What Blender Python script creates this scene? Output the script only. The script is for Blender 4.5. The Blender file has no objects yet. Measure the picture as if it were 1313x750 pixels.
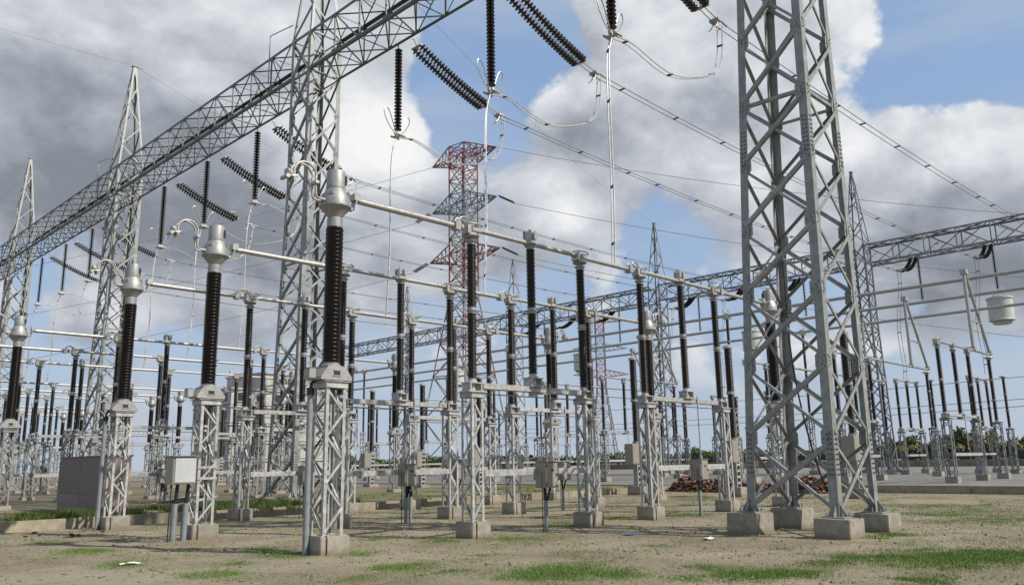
import bpy, bmesh, math, random
import numpy as np
from mathutils import Vector, Matrix

RND = random.Random(11)
S = bpy.context.scene
COL = S.collection
rad = math.radians
V = Vector

# ------------------------------------------------------------------ camera
FPX, YAW, PITCH, ROLL, EYE = 1050.84, 0.7795, 0.2051, -0.0175, 1.65
fw = V((math.cos(YAW) * math.cos(PITCH), math.sin(YAW) * math.cos(PITCH), math.sin(PITCH)))
rt = V((math.sin(YAW), -math.cos(YAW), 0))
up = rt.cross(fw)
r2 = rt * math.cos(ROLL) + up * math.sin(ROLL)
u2 = up * math.cos(ROLL) - rt * math.sin(ROLL)
cam_d = bpy.data.cameras.new('camera')
cam_d.sensor_fit = 'HORIZONTAL'
cam_d.sensor_width = 36
cam_d.lens = FPX / 1313 * 36
cam_d.clip_end = 3000
cam_d.clip_start = 0.1
cam = bpy.data.objects.new('camera', cam_d)
COL.objects.link(cam)
m3 = Matrix((r2, u2, -fw)).transposed()
cam.matrix_world = Matrix.Translation((0, 0, EYE)) @ m3.to_4x4()
S.camera = cam


def sky_dir(px, py):
    """direction in the sky of a feature measured on the photograph"""
    return (fw * FPX + r2 * (px - 656.5) - u2 * (py - 375)).normalized()


# ------------------------------------------------------------------ light
SUN_EL, SUN_H = rad(43), V((0.36, -0.93, 0)).normalized()
sun_dir = V((SUN_H.x * math.cos(SUN_EL), SUN_H.y * math.cos(SUN_EL), math.sin(SUN_EL)))
sd = bpy.data.lights.new('sun', 'SUN')
sd.energy = 4.4
sd.angle = rad(0.5)
sd.color = (1.0, 0.93, 0.82)
so = bpy.data.objects.new('sun', sd)
COL.objects.link(so)
so.rotation_euler = (-sun_dir).to_track_quat('-Z', 'Y').to_euler()
S.view_settings.view_transform = 'Standard'
S.view_settings.look = 'None'
S.view_settings.gamma = 1
S.view_settings.use_curve_mapping = False
S.view_settings.exposure = 0.3

# ------------------------------------------------------------------ node helper
class NT:
    def __init__(self, tree):
        self.t = tree
        self.n = tree.nodes
        self.l = tree.links

    def node(self, typ, **kw):
        n = self.n.new(typ)
        for k, v in kw.items():
            setattr(n, k, v)
        return n

    def put(self, sock, val):
        if hasattr(val, 'is_output'):
            self.l.new(val, sock)
        else:
            sock.default_value = val

    def math(self, op, a, b=None, c=None, clamp=False):
        n = self.node('ShaderNodeMath', operation=op, use_clamp=clamp)
        self.put(n.inputs[0], a)
        if b is not None: self.put(n.inputs[1], b)
        if c is not None: self.put(n.inputs[2], c)
        return n.outputs[0]

    def vmath(self, op, a, b=None, scale=None):
        n = self.node('ShaderNodeVectorMath', operation=op)
        self.put(n.inputs[0], a)
        if b is not None: self.put(n.inputs[1], b)
        if scale is not None: self.put(n.inputs['Scale'], scale)
        return n.outputs['Value'] if op in ('DISTANCE', 'LENGTH', 'DOT_PRODUCT') else n.outputs[0]

    def noise(self, vec, scale, detail=4, rough=0.5, dist=0.0, color=False):
        n = self.node('ShaderNodeTexNoise')
        self.put(n.inputs['Vector'], vec)
        n.inputs['Scale'].default_value = scale
        n.inputs['Detail'].default_value = detail
        n.inputs['Roughness'].default_value = rough
        n.inputs['Distortion'].default_value = dist
        return n.outputs['Color' if color else 'Fac']

    def ramp(self, fac, stops):
        n = self.node('ShaderNodeValToRGB')
        self.put(n.inputs[0], fac)
        e = n.color_ramp.elements
        while len(e) < len(stops): e.new(0.5)
        for el, (p, c) in zip(e, stops):
            el.position = p
            el.color = c if len(c) == 4 else (*c, 1)
        return n.outputs[0]

    def mix(self, fac, a, b, blend='MIX'):
        n = self.node('ShaderNodeMix', data_type='RGBA', blend_type=blend)
        self.put(n.inputs['Factor'], fac)
        self.put(n.inputs[6], a if hasattr(a, 'is_output') or len(a) == 4 else (*a, 1))
        self.put(n.inputs[7], b if hasattr(b, 'is_output') or len(b) == 4 else (*b, 1))
        return n.outputs[2]

    def smooth(self, x, lo, hi):
        n = self.node('ShaderNodeMapRange', interpolation_type='SMOOTHSTEP')
        self.put(n.inputs[0], x)
        n.inputs[1].default_value = lo
        n.inputs[2].default_value = hi
        return n.outputs[0]


# ------------------------------------------------------------------ world: sky with broken cumulus
W = bpy.data.worlds.new('World')
S.world = W
W.use_nodes = True
wt = NT(W.node_tree)
W.node_tree.nodes.clear()
out = wt.node('ShaderNodeOutputWorld')
bg = wt.node('ShaderNodeBackground')
bg.inputs['Strength'].default_value = 0.1
wt.l.new(bg.outputs[0], out.inputs[0])
sky = wt.node('ShaderNodeTexSky', sky_type='NISHITA')
sky.sun_disc = False
sky.sun_elevation = SUN_EL
sky.sun_rotation = math.atan2(SUN_H.x, SUN_H.y)
sky.air_density = 1.0
sky.dust_density = 1.2
sky.ozone_density = 1.5
tc = wt.node('ShaderNodeTexCoord')
D = tc.outputs['Generated']


def lobe_sum(lobes):
    acc = None
    for px, py, s, w in lobes:
        c = sky_dir(px, py)
        d = wt.vmath('DISTANCE', D, (c.x, c.y, c.z))
        d2 = wt.math('MULTIPLY', d, d)
        sr = s / FPX * 0.92
        g = wt.math('EXPONENT', wt.math('MULTIPLY', d2, -1 / (2 * sr * sr)))
        acc = wt.math('MULTIPLY_ADD', g, w, acc if acc is not None else 0.0)
    return acc


warp = wt.noise(D, 2.3, 3, 0.5, 0, True)
warp = wt.vmath('SUBTRACT', warp, (0.5, 0.5, 0.5))
Dw = wt.vmath('ADD', wt.vmath('MULTIPLY', D, (1, 1, 1.55)), wt.vmath('SCALE', warp, scale=0.16))
n1 = wt.noise(Dw, 4.6, 13, 0.57)
so_ = sun_dir * 0.045
Dw2 = wt.vmath('ADD', Dw, (so_.x, so_.y, so_.z * 1.55 + 0.02))
n2 = wt.noise(Dw2, 4.6, 9, 0.55)
DENS = [(110, 130, 170, .34), (300, 120, 120, .3), (60, 20, 120, .22), (470, 170, 60, .34), (430, 270, 80, .25), (490, 50, 40, .12),
        (650, 55, 66, -.42), (600, 130, 34, -.26), (577, 175, 24, -.22), (560, 40, 26, -.1), (790, 120, 100, .14), (900, 210, 90, .03), (860, 20, 70, .2),
        (700, 275, 55, .22), (660, 200, 36, -.14), (1225, 85, 92, -.4), (1310, 40, 90, -.3), (1100, 40, 38, .3), (1085, 130, 40, .12),
        (1000, 60, 40, .1), (1210, 205, 60, .3), (1120, 200, 60, .3), (1290, 215, 60, .28), (1200, 270, 100, .24), (1010, 250, 80, .22), (1180, 360, 90, .1),
        (90, 440, 100, -.12), (40, 300, 60, -.16), (300, 300, 90, .2), (250, 430, 70, -.06), (860, 275, 75, -.16), (640, 460, 120, -.2), (840, 430, 100, -.12), (460, 420, 60, -.06), (600, 330, 60, .12)]
LITE = [(110, 190, 100, -.52), (270, 225, 80, -.3), (40, 120, 80, -.14), (230, 40, 120, .26), (40, 20, 80, .12), (480, 150, 50, .4), (525, 195, 34, .3), (430, 210, 60, .2),
        (1210, 185, 45, .22), (1110, 160, 45, .28), (1290, 185, 45, .2), (1100, 40, 50, .36), (1180, 260, 60, -.08), (1200, 310, 70, -.12), (1270, 300, 60, -.14), (1250, 350, 60, -.12),
        (850, 50, 70, .2), (740, 130, 50, .02), (790, 170, 70, -.08), (870, 210, 70, -.02), (710, 275, 42, .42), (680, 305, 26, -.25), (330, 330, 80, -.2), (430, 350, 70, -.15), (650, 340, 50, -.2), (560, 310, 50, -.05)]
dens = wt.math('ADD', wt.math('MULTIPLY', wt.math('SUBTRACT', n1, 0.475), 1.5), lobe_sum(DENS))
mask = wt.smooth(dens, -0.015, 0.105)
relief = wt.math('MULTIPLY', wt.math('SUBTRACT', n1, n2), 1.55)
n3 = wt.math('MULTIPLY', wt.math('SUBTRACT', wt.noise(Dw, 13.0, 8, 0.6), wt.noise(Dw2, 13.0, 6, 0.55)), 0.4)
relief = wt.math('ADD', relief, n3)
lit = wt.math('ADD', wt.math('ADD', relief, 0.46), lobe_sum(LITE), clamp=True)
ccol = wt.ramp(lit, [(0.0, (1.95, 2.15, 2.5)), (0.3, (3.25, 3.5, 3.95)), (0.6, (5.15, 5.4, 5.8)), (0.85, (6.9, 7.0, 7.15)), (1.0, (7.6, 7.6, 7.5))])
sep = wt.node('ShaderNodeSeparateXYZ')
wt.l.new(D, sep.inputs[0])
elev = sep.outputs['Z']
# thin high veil everywhere that pales towards the horizon
veil_n = wt.noise(wt.vmath('MULTIPLY', D, (1, 1, 4)), 3.0, 6, 0.55)
veil = wt.math('ADD', wt.math('MULTIPLY', wt.math('EXPONENT', wt.math('MULTIPLY', wt.math('MAXIMUM', elev, 0.0), -4.2)), 0.85),
               wt.math('MULTIPLY', wt.smooth(veil_n, 0.38, 0.72), 0.42), clamp=True)
base = wt.mix(0.6, sky.outputs[0], (2.3, 3.75, 6.3))
base = wt.mix(veil, base, (4.0, 4.55, 5.35))
full = wt.mix(wt.math('MULTIPLY', mask, wt.smooth(elev, 0.01, 0.14)), base, ccol)
wt.l.new(full, bg.inputs['Color'])

# ------------------------------------------------------------------ materials
MATS = {}


def material(name, col, rough=0.5, metal=0.0, var=0.12, nscale=6.0, bump=0.0, bscale=40.0, spec=0.5, col2=None, streak=None):
    if name in MATS: return MATS[name]
    m = bpy.data.materials.new(name)
    m.use_nodes = True
    t = NT(m.node_tree)
    b = m.node_tree.nodes['Principled BSDF']
    geo = t.node('ShaderNodeNewGeometry')
    oi = t.node('ShaderNodeObjectInfo')
    P = geo.outputs['Position']
    n = t.noise(P, nscale, 5, 0.6)
    lo = tuple(max(0, c * (1 - 2 * var)) for c in col)
    hi = tuple(min(1, c * (1 + 2 * var)) for c in col)
    if col2: hi = col2
    c = t.ramp(n, [(0.25, lo), (0.75, hi)])
    c = t.mix(1.0, c, t.ramp(oi.outputs['Random'], [(0, (1 - var,) * 3), (1, (1.0,) * 3)]), 'MULTIPLY')
    if streak:
        sv = t.noise(t.vmath('MULTIPLY', P, (9, 9, 0.8)), 2.0, 4, 0.6)
        c = t.mix(t.math('MULTIPLY', t.smooth(sv, 0.52, 0.75), 0.55), c, streak)
    if 'galvanised' in name:
        sp = t.noise(P, 55, 3, 0.6)
        c = t.mix(1.0, c, t.ramp(sp, [(0.35, (0.82, 0.82, 0.83)), (0.65, (1.08, 1.08, 1.07))]), 'MULTIPLY')
        rs = t.math('MULTIPLY', t.smooth(t.noise(P, 3.1, 6, 0.7), 0.62, 0.74), t.smooth(t.noise(t.vmath('MULTIPLY', P, (14, 14, 2)), 2, 4, 0.6), 0.45, 0.65))
        c = t.mix(t.math('MULTIPLY', rs, 0.5), c, (0.2, 0.13, 0.08))
    if name == 'plinth_concrete':
        zz = t.node('ShaderNodeSeparateXYZ')
        t.l.new(P, zz.inputs[0])
        splash = t.math('SUBTRACT', 1.0, t.smooth(t.math('ADD', zz.outputs['Z'], t.math('MULTIPLY', t.noise(P, 11, 6, 0.7), -0.22)), -0.08, 0.06))
        c = t.mix(t.math('MULTIPLY', splash, 0.75), c, (0.17, 0.14, 0.095))
        c = t.mix(t.math('MULTIPLY', t.smooth(t.noise(P, 7, 7, 0.7), 0.55, 0.68), 0.4), c, (0.16, 0.145, 0.12))
    t.l.new(c, b.inputs['Base Color'])
    r = t.math('MULTIPLY_ADD', n, 0.25, rough - 0.12)
    t.l.new(r, b.inputs['Roughness'])
    b.inputs['Metallic'].default_value = metal
    b.inputs['Specular IOR Level'].default_value = spec
    if bump:
        bn = t.node('ShaderNodeBump')
        bn.inputs['Strength'].default_value = bump
        bn.inputs['Distance'].default_value = 0.02
        t.l.new(t.noise(P, bscale, 6, 0.6), bn.inputs['Height'])
        t.l.new(bn.outputs[0], b.inputs['Normal'])
    MATS[name] = m
    return m


GALV = material('galvanised_steel', (0.4, 0.4, 0.388), 0.52, 0.15, 0.2, 9, 0.05, 60)
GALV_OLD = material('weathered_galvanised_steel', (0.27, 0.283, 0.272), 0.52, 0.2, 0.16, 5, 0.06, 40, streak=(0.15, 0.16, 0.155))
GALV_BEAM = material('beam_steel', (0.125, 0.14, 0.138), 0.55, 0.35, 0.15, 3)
STEEL_FAR = material('far_lattice_steel', (0.2, 0.21, 0.215), 0.55, 0.4, 0.1, 2)
GALV_YARD = material('dull_galvanised_steel', (0.24, 0.243, 0.238), 0.55, 0.2, 0.15, 4)
BOLT = material('bolt_steel', (0.06, 0.06, 0.065), 0.6, 0.4)
PORC = material('brown_porcelain', (0.011, 0.0065, 0.006), 0.34, 0.0, 0.2, 12, spec=0.55)
DISC = material('dark_glazed_disc', (0.014, 0.010, 0.011), 0.28, 0.0, 0.2, 12, spec=0.6)
ALU = material('aluminium_tube', (0.38, 0.37, 0.345), 0.42, 0.45, 0.1, 7, streak=(0.34, 0.33, 0.31))
WIRE = material('aluminium_wire', (0.5, 0.5, 0.49), 0.5, 0.4)
WIRE_DARK = material('weathered_wire', (0.2, 0.21, 0.22), 0.6, 0.3)
CAST = material('grey_cast_tank', (0.29, 0.295, 0.29), 0.5, 0.4, 0.1, 8, 0.08, 30, streak=(0.22, 0.22, 0.215))
FLANGE = material('flange_cement', (0.31, 0.31, 0.3), 0.55, 0.3, 0.12, 14)
BOXP = material('grey_cabinet_paint', (0.25, 0.23, 0.2), 0.45, 0.0, 0.06, 5, streak=(0.19, 0.17, 0.14))
BOXW = material('pale_cabinet_paint', (0.42, 0.43, 0.44), 0.4, 0.0, 0.05, 4)
PIPE = material('grey_conduit', (0.2, 0.215, 0.225), 0.5, 0.0, 0.1, 6)
BLACK = material('black_cable', (0.012, 0.012, 0.012), 0.5)
DARK = material('dark_opening', (0.02, 0.02, 0.022), 0.7)
CONC = material('plinth_concrete', (0.3, 0.275, 0.23), 0.85, 0, 0.16, 5, 0.4, 35, 0.2, streak=(0.19, 0.17, 0.14))
KERBC = material('kerb_concrete', (0.285, 0.25, 0.185), 0.9, 0, 0.18, 3, 0.4, 25, 0.2, streak=(0.19, 0.165, 0.12))
GRANITE = material('dark_granite_tile', (0.2, 0.155, 0.13), 0.6, 0, 0.3, 22, 0.1, 60)
STONEP = material('pink_granite_edge', (0.36, 0.27, 0.22), 0.7, 0, 0.15, 20)
BRICK = material('red_brick', (0.3, 0.105, 0.06), 0.9, 0, 0.25, 4, 0.4, 60, 0.2)
bm_ = BRICK.node_tree
bt_ = NT(bm_)
bg_ = bt_.node('ShaderNodeNewGeometry')
bo_ = bt_.node('ShaderNodeObjectInfo')
bf_ = bt_.math('FRACT', bt_.math('ADD', bg_.outputs['Random Per Island'], bo_.outputs['Random']))
bc_ = bt_.ramp(bf_, [(0.0, (0.1, 0.045, 0.034)), (0.35, (0.2, 0.085, 0.06)), (0.7, (0.27, 0.15, 0.11)), (1.0, (0.36, 0.28, 0.23))])
bt_.l.new(bt_.mix(1.0, bc_, bt_.ramp(bt_.noise(bg_.outputs['Position'], 18, 5, .6), [(0.3, (.55, .55, .55)), (.7, (1.05, 1.05, 1.05))]), 'MULTIPLY'), bm_.nodes['Principled BSDF'].inputs['Base Color'])
TOWRED = material('red_tower_paint', (0.2, 0.062, 0.05), 0.6, 0, 0.1, 1)
TOWGREY = material('grey_tower_steel', (0.16, 0.165, 0.17), 0.6, 0.2, 0.1, 1)
TRAP = material('pale_green_grey_paint', (0.45, 0.48, 0.43), 0.5, 0, 0.08, 2)
BLD = material('raw_concrete_building', (0.4, 0.395, 0.375), 0.9, 0, 0.15, 0.6)
WINDOW = material('dark_window', (0.03, 0.035, 0.04), 0.25)
GREENF = material('green_sheet_fence', (0.016, 0.045, 0.04), 0.6, 0, 0.15, 0.5)
BARK = material('bark', (0.09, 0.07, 0.05), 0.9)
WALLT = material('tan_brick_wall', (0.2, 0.165, 0.125), 0.9, 0, 0.2, 0.7)
WHITEP = material('white_paper', (0.7, 0.7, 0.68), 0.7)
BLUEP = material('blue_plastic', (0.02, 0.09, 0.3), 0.4)
TARP = material('black_tarp', (0.02, 0.02, 0.022), 0.85, spec=0.1)


def leaf_material(name, c1, c2):
    m = bpy.data.materials.new(name)
    m.use_nodes = True
    t = NT(m.node_tree)
    b = m.node_tree.nodes['Principled BSDF']
    geo = t.node('ShaderNodeNewGeometry')
    n = t.noise(geo.outputs['Position'], 1.7, 4, 0.6)
    f = t.math('ADD', t.math('MULTIPLY', geo.outputs['Random Per Island'], 0.5), t.math('MULTIPLY', n, 0.6), clamp=True)
    t.l.new(t.ramp(f, [(0.2, c1), (0.9, c2)]), b.inputs['Base Color'])
    b.inputs['Roughness'].default_value = 0.7
    b.inputs['Specular IOR Level'].default_value = 0.2
    MATS[name] = m
    return m


GRASS = leaf_material('grass_blade', (0.055, 0.11, 0.02), (0.17, 0.255, 0.06))
LUSH = leaf_material('lush_grass', (0.035, 0.065, 0.014), (0.12, 0.165, 0.045))
LEAF = leaf_material('tree_leaf', (0.035, 0.06, 0.02), (0.11, 0.14, 0.05))
REED = leaf_material('reed_leaf', (0.11, 0.125, 0.045), (0.24, 0.225, 0.11))


def ground_material(name, soil1, soil2, soil3, grass, gscale, gamt):
    m = bpy.data.materials.new(name)
    m.use_nodes = True
    t = NT(m.node_tree)
    b = m.node_tree.nodes['Principled BSDF']
    geo = t.node('ShaderNodeNewGeometry')
    P = geo.outputs['Position']
    n = t.noise(P, 0.35, 7, 0.62, 0.4)
    c = t.ramp(n, [(0.28, soil1), (0.5, soil2), (0.72, soil3)])
    fine = t.noise(P, 14, 8, 0.72)
    c = t.mix(1.0, c, t.ramp(fine, [(0.33, (0.6, 0.6, 0.6)), (0.62, (1.14, 1.14, 1.14))]), 'MULTIPLY')
    # trodden tracks, long soft streaks along the rows
    tr = t.noise(t.vmath('MULTIPLY', P, (0.12, 1.1, 1)), 1.3, 4, 0.55)
    c = t.mix(t.math('MULTIPLY', t.smooth(tr, 0.52, 0.7), 0.5), c, soil1)
    if name == 'sandy_soil':
        dd = t.vmath('DISTANCE', P, (4.3, 13.6, 0))
        pm_ = t.math('SUBTRACT', 1.0, t.smooth(t.math('ADD', dd, t.math('MULTIPLY', t.noise(P, .8, 6, .6), 2.5)), 2.2, 4.6))
        c = t.mix(t.math('MULTIPLY', pm_, 0.75), c, (0.27, 0.243, 0.185))
    peb = t.node('ShaderNodeTexVoronoi')
    peb.inputs['Scale'].default_value = 16
    t.l.new(P, peb.inputs['Vector'])
    pm = t.math('MULTIPLY', t.math('LESS_THAN', peb.outputs['Distance'], 0.16), t.math('GREATER_THAN', t.noise(P, 2.2, 3), 0.53))
    c = t.mix(t.math('MULTIPLY', pm, 0.6), c, (0.16, 0.135, 0.105))
    g = t.noise(P, gscale, 8, 0.66, 0.6)
    gm = t.math('MULTIPLY', t.smooth(g, 0.60 - gamt, 0.72 - gamt), t.smooth(t.noise(P, 9, 5, 0.7), 0.4, 0.6))
    c = t.mix(t.math('MULTIPLY', gm, 0.75), c, grass)
    t.l.new(c, b.inputs['Base Color'])
    b.inputs['Roughness'].default_value = 0.95
    b.inputs['Specular IOR Level'].default_value = 0.1
    bn = t.node('ShaderNodeBump')
    bn.inputs['Strength'].default_value = 0.9
    bn.inputs['Distance'].default_value = 0.05
    h = t.math('ADD', t.noise(P, 5, 9, 0.7), t.math('MULTIPLY', peb.outputs['Distance'], -0.15))
    t.l.new(h, bn.inputs['Height'])
    t.l.new(bn.outputs[0], b.inputs['Normal'])
    MATS[name] = m
    return m


SOIL = ground_material('sandy_soil', (0.165, 0.14, 0.098), (0.245, 0.213, 0.153), (0.31, 0.275, 0.206), (0.1, 0.115, 0.04), 0.5, 0.09)
SOIL_UP = ground_material('upper_soil', (0.15, 0.125, 0.085), (0.195, 0.167, 0.12), (0.24, 0.21, 0.16), (0.08, 0.11, 0.035), 0.3, 0.1)
GRAVEL = ground_material('grey_gravel', (0.15, 0.147, 0.14), (0.195, 0.19, 0.183), (0.235, 0.23, 0.22), (0.13, 0.14, 0.07), 0.4, -0.05)

# ------------------------------------------------------------------ mesh builder
class MB:
    def __init__(self):
        self.v, self.f, self.s = [], [], []

    def add(self, vs, fs, smooth=False):
        o = len(self.v)
        self.v += [tuple(p) for p in vs]
        self.f += [tuple(i + o for i in f) for f in fs]
        self.s += [smooth] * len(fs)
        return self

    def box(self, c, s, rot=None):
        hx, hy, hz = s[0] / 2, s[1] / 2, s[2] / 2
        pts = [V((x, y, z)) for z in (-hz, hz) for y in (-hy, hy) for x in (-hx, hx)]
        if rot is not None: pts = [rot @ p for p in pts]
        c = V(c)
        return self.add([p + c for p in pts], [(0, 2, 3, 1), (4, 5, 7, 6), (0, 1, 5, 4), (2, 6, 7, 3), (0, 4, 6, 2), (1, 3, 7, 5)])

    def prism(self, sec, p, q, e1, e2):
        p, q = V(p), V(q)
        n = len(sec)
        a = [p + e1 * x + e2 * y for x, y in sec]
        b = [q + e1 * x + e2 * y for x, y in sec]
        fs = [(i, (i + 1) % n, n + (i + 1) % n, n + i) for i in range(n)]
        if n == 4:
            fs += [(3, 2, 1, 0), (4, 5, 6, 7)]
        elif n == 6:  # L section: two quads per end
            fs += [(3, 2, 1, 0), (5, 4, 3, 0), (6, 7, 8, 9), (6, 9, 10, 11)]
        else:
            fs += [tuple(reversed(range(n))), tuple(range(n, 2 * n))]
        return self.add(a + b, fs)

    def bar(self, p, q, w, h, upv=(0, 0, 1)):
        d = (V(q) - V(p)).normalized()
        e1 = d.cross(V(upv))
        if e1.length < 1e-4: e1 = d.cross(V((1, 0, 0)))
        e1.normalize()
        e2 = e1.cross(d)
        return self.prism([(-w / 2, -h / 2), (w / 2, -h / 2), (w / 2, h / 2), (-w / 2, h / 2)], p, q, e1, e2)

    def angle(self, p, q, a, t, n1, n2):
        return self.prism([(0, 0), (a, 0), (a, t), (t, t), (t, a), (0, a)], p, q, V(n1), V(n2))

    def brace(self, p, q, n, a=0.05, t=0.007, off=0.0):
        """angle-iron brace on a face with outward normal n"""
        p, q, n = V(p), V(q), V(n)
        d = (q - p).normalized()
        e1 = n.cross(d).normalized()
        n = d.cross(e1).normalized()
        s = n * off - e1 * (a / 2)
        return self.angle(p + s, q + s, a, t, e1, -n)

    def tube(self, pts, r, n=8, closed=False, caps=True):
        pts = [V(p) for p in pts]
        m = len(pts)
        tang = []
        for i in range(m):
            a = pts[(i - 1) % m] if (closed or i > 0) else pts[i]
            b = pts[(i + 1) % m] if (closed or i < m - 1) else pts[i]
            tang.append((b - a).normalized())
        nrm = tang[0].orthogonal().normalized()
        vs = []
        for i in range(m):
            if i: nrm = tang[i - 1].rotation_difference(tang[i]) @ nrm
            bi = tang[i].cross(nrm)
            rr = r[i] if isinstance(r, (list, tuple)) else r
            for k in range(n):
                w = 2 * math.pi * k / n
                vs.append(pts[i] + nrm * (rr * math.cos(w)) + bi * (rr * math.sin(w)))
        fs = []
        for i in range(m if closed else m - 1):
            j = (i + 1) % m
            for k in range(n):
                fs.append((i * n + k, i * n + (k + 1) % n, j * n + (k + 1) % n, j * n + k))
        self.add(vs, fs, n > 4)
        if caps and not closed:
            o = len(self.v) - m * n
            self.f += [tuple(o + k for k in reversed(range(n))), tuple(o + (m - 1) * n + k for k in range(n))]
            self.s += [False, False]
        return self

    def lathe(self, prof, n=16, o=(0, 0, 0), axis=None, caps=True, smooth=True):
        o = V(o)
        mt = Matrix.Identity(3) if axis is None else V((0, 0, 1)).rotation_difference(V(axis)).to_matrix()
        vs = []
        for r, z in prof:
            for k in range(n):
                w = 2 * math.pi * k / n
                vs.append(o + mt @ V((r * math.cos(w), r * math.sin(w), z)))
        fs = [(i * n + k, i * n + (k + 1) % n, (i + 1) * n + (k + 1) % n, (i + 1) * n + k) for i in range(len(prof) - 1) for k in range(n)]
        self.add(vs, fs, smooth)
        if caps:
            b = len(self.v) - len(vs)
            self.f += [tuple(b + k for k in reversed(range(n))), tuple(b + (len(prof) - 1) * n + k for k in range(n))]
            self.s += [False, False]
        return self

    def mesh(self, name, mat, bevel=0.0, sharp=50):
        me = bpy.data.meshes.new(name)
        me.from_pydata(self.v, [], self.f)
        me.polygons.foreach_set('use_smooth', self.s)
        if any(self.s): me.set_sharp_from_angle(angle=rad(sharp))
        if bevel:
            bm = bmesh.new()
            bm.from_mesh(me)
            bmesh.ops.bevel(bm, geom=list(bm.edges), offset=bevel, segments=2, affect='EDGES', clamp_overlap=True)
            bm.to_mesh(me)
            bm.free()
        me.materials.append(mat)
        return me


def obj(name, me, parent=None, loc=None, rot=None):
    if isinstance(me, tuple):
        me = me[0].mesh(name, *me[1:])
    o = bpy.data.objects.new(name, me)
    COL.objects.link(o)
    if parent is not None: o.parent = parent
    if loc is not None: o.location = loc
    if rot is not None: o.rotation_euler = rot
    return o


def tag(o, label, cat, group=None, kind=None):
    o['label'] = label
    o['category'] = cat
    if group: o['group'] = group
    if kind: o['kind'] = kind
    return o


def thing(name, loc, label, cat, group=None, rotz=0.0):
    o = bpy.data.objects.new(name, None)
    o.empty_display_size = 0.3
    COL.objects.link(o)
    o.location = loc
    o.rotation_euler = (0, 0, rotz)
    return tag(o, label, cat, group)


def struct(name, me):
    o = obj(name, me)
    o['kind'] = 'structure'
    return o


def copy_tree(o, parent=None, kids=None):
    if kids is None:
        kids = {}
    c = o.copy()
    COL.objects.link(c)
    if parent is not None: c.parent = parent
    for ch in KIDS.get(o.name, []) if False else list(o.children):
        copy_tree(ch, c, kids)
    return c


KIDS = {}


class Proto:
    """one built thing and its parts, copied part by part"""

    def __init__(self, root):
        self.root = root
        self.used = False
        self.tree = self.scan(root)

    def scan(self, o):
        return (o, [self.scan(c) for c in o.children])

    def place(self, loc, label, cat, group=None, rotz=0.0):
        if not self.used:
            self.used = True
            r = self.root
        else:
            r = self.dup(self.tree, None)
        r.location = loc
        r.rotation_euler = (0, 0, rotz)
        return tag(r, label, cat, group)

    def dup(self, tree, parent):
        o, kids = tree
        c = o.copy()
        COL.objects.link(c)
        if parent is not None: c.parent = parent
        for k in kids: self.dup(k, c)
        return c


def empty(name):
    o = bpy.data.objects.new(name, None)
    o.empty_display_size = 0.3
    COL.objects.link(o)
    return o


ORD = ['first', 'second', 'third', 'fourth', 'fifth', 'sixth', 'seventh', 'eighth', 'ninth', 'tenth', 'eleventh', 'twelfth']
ORD += ['thirteenth', 'fourteenth', 'fifteenth', 'sixteenth', 'seventeenth', 'eighteenth', 'nineteenth', 'twentieth', 'twenty first', 'twenty second', 'twenty third', 'twenty fourth', 'twenty fifth', 'twenty sixth']
ROWS = [14.32, 19.85, 25.39, 37.1, 42.6, 48.2, 59.8, 65.3, 70.9, 82.4, 87.9, 93.5]
ROWN = ['nearest'] + ORD[1:]

# ------------------------------------------------------------------ ground
KERB_Y, EDGE_X, UP_Z, PLAT_Z = 26.6, 40.0, 0.22, 0.28


def grid_sheet(xs, ys, zf):
    xs, ys = np.array(xs), np.array(ys)
    vs = [(x, y, zf(x, y)) for y in ys for x in xs]
    nx = len(xs)
    fs = [(j * nx + i, j * nx + i + 1, (j + 1) * nx + i + 1, (j + 1) * nx + i) for j in range(len(ys) - 1) for i in range(nx - 1)]
    m = MB()
    m.add(vs, fs, True)
    return m


from mathutils import noise as mn


def gz(x, y):
    if x < -5 or x > 39.5 or y < -5 or y > 26: return 0.0
    return 0.045 * mn.noise(V((x * 0.45, y * 0.45, 0))) + 0.02 * mn.noise(V((x * 1.7, y * 1.7, 3)))


xs = [-900, -300, -100, -30] + list(np.arange(-6, 40.1, 0.4)) + [60, 120, 300, 900]
ys = [-900, -300, -100, -30] + list(np.arange(-6, 26.9, 0.4)) + [40, 80, 200, 900]
struct('ground', (grid_sheet(xs, ys, gz), SOIL))
struct('upper_ground', (MB().box((-30, 26.7 + 150, UP_Z - 0.25), (140, 300, 0.5)), SOIL_UP))
struct('gravel_yard', (MB().box((40.2 + 100, 30, PLAT_Z - 0.25), (200, 360, 0.5)), GRAVEL))
struct('far_field', (MB().box((240 + 330, 30, 0.06), (660, 1400, 0.1)), SOIL_UP))

# kerb along the upper ground, in cast lengths
kb = [MB().box((0, 0, 0), (2.985, 0.16, 0.6)).mesh('kerb_length', KERBC, 0.018)]
kr = empty('kerb_wall')
tag(kr, 'low tan concrete kerb wall holding the raised ground behind the third tube row', 'kerb')
for i in range(14):
    obj('kerb_length', kb[0], kr, (-1 + 3 * i, KERB_Y + 0.08 + RND.uniform(-.012, .012), 0.0 + RND.uniform(-.012, .012)))
er = empty('yard_edge_wall')
tag(er, 'long low concrete edge wall of the gravel yard at right', 'wall')
eb = MB().box((0, 0, 0), (0.24, 4.985, 0.7)).mesh('edge_length', KERBC, 0.02)
for i in range(12):
    obj('edge_length', eb, er, (EDGE_X + 0.1 + RND.uniform(-.01, .01), 24.2 - 5 * i, 0.0 + RND.uniform(-.012, .012)))

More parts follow.
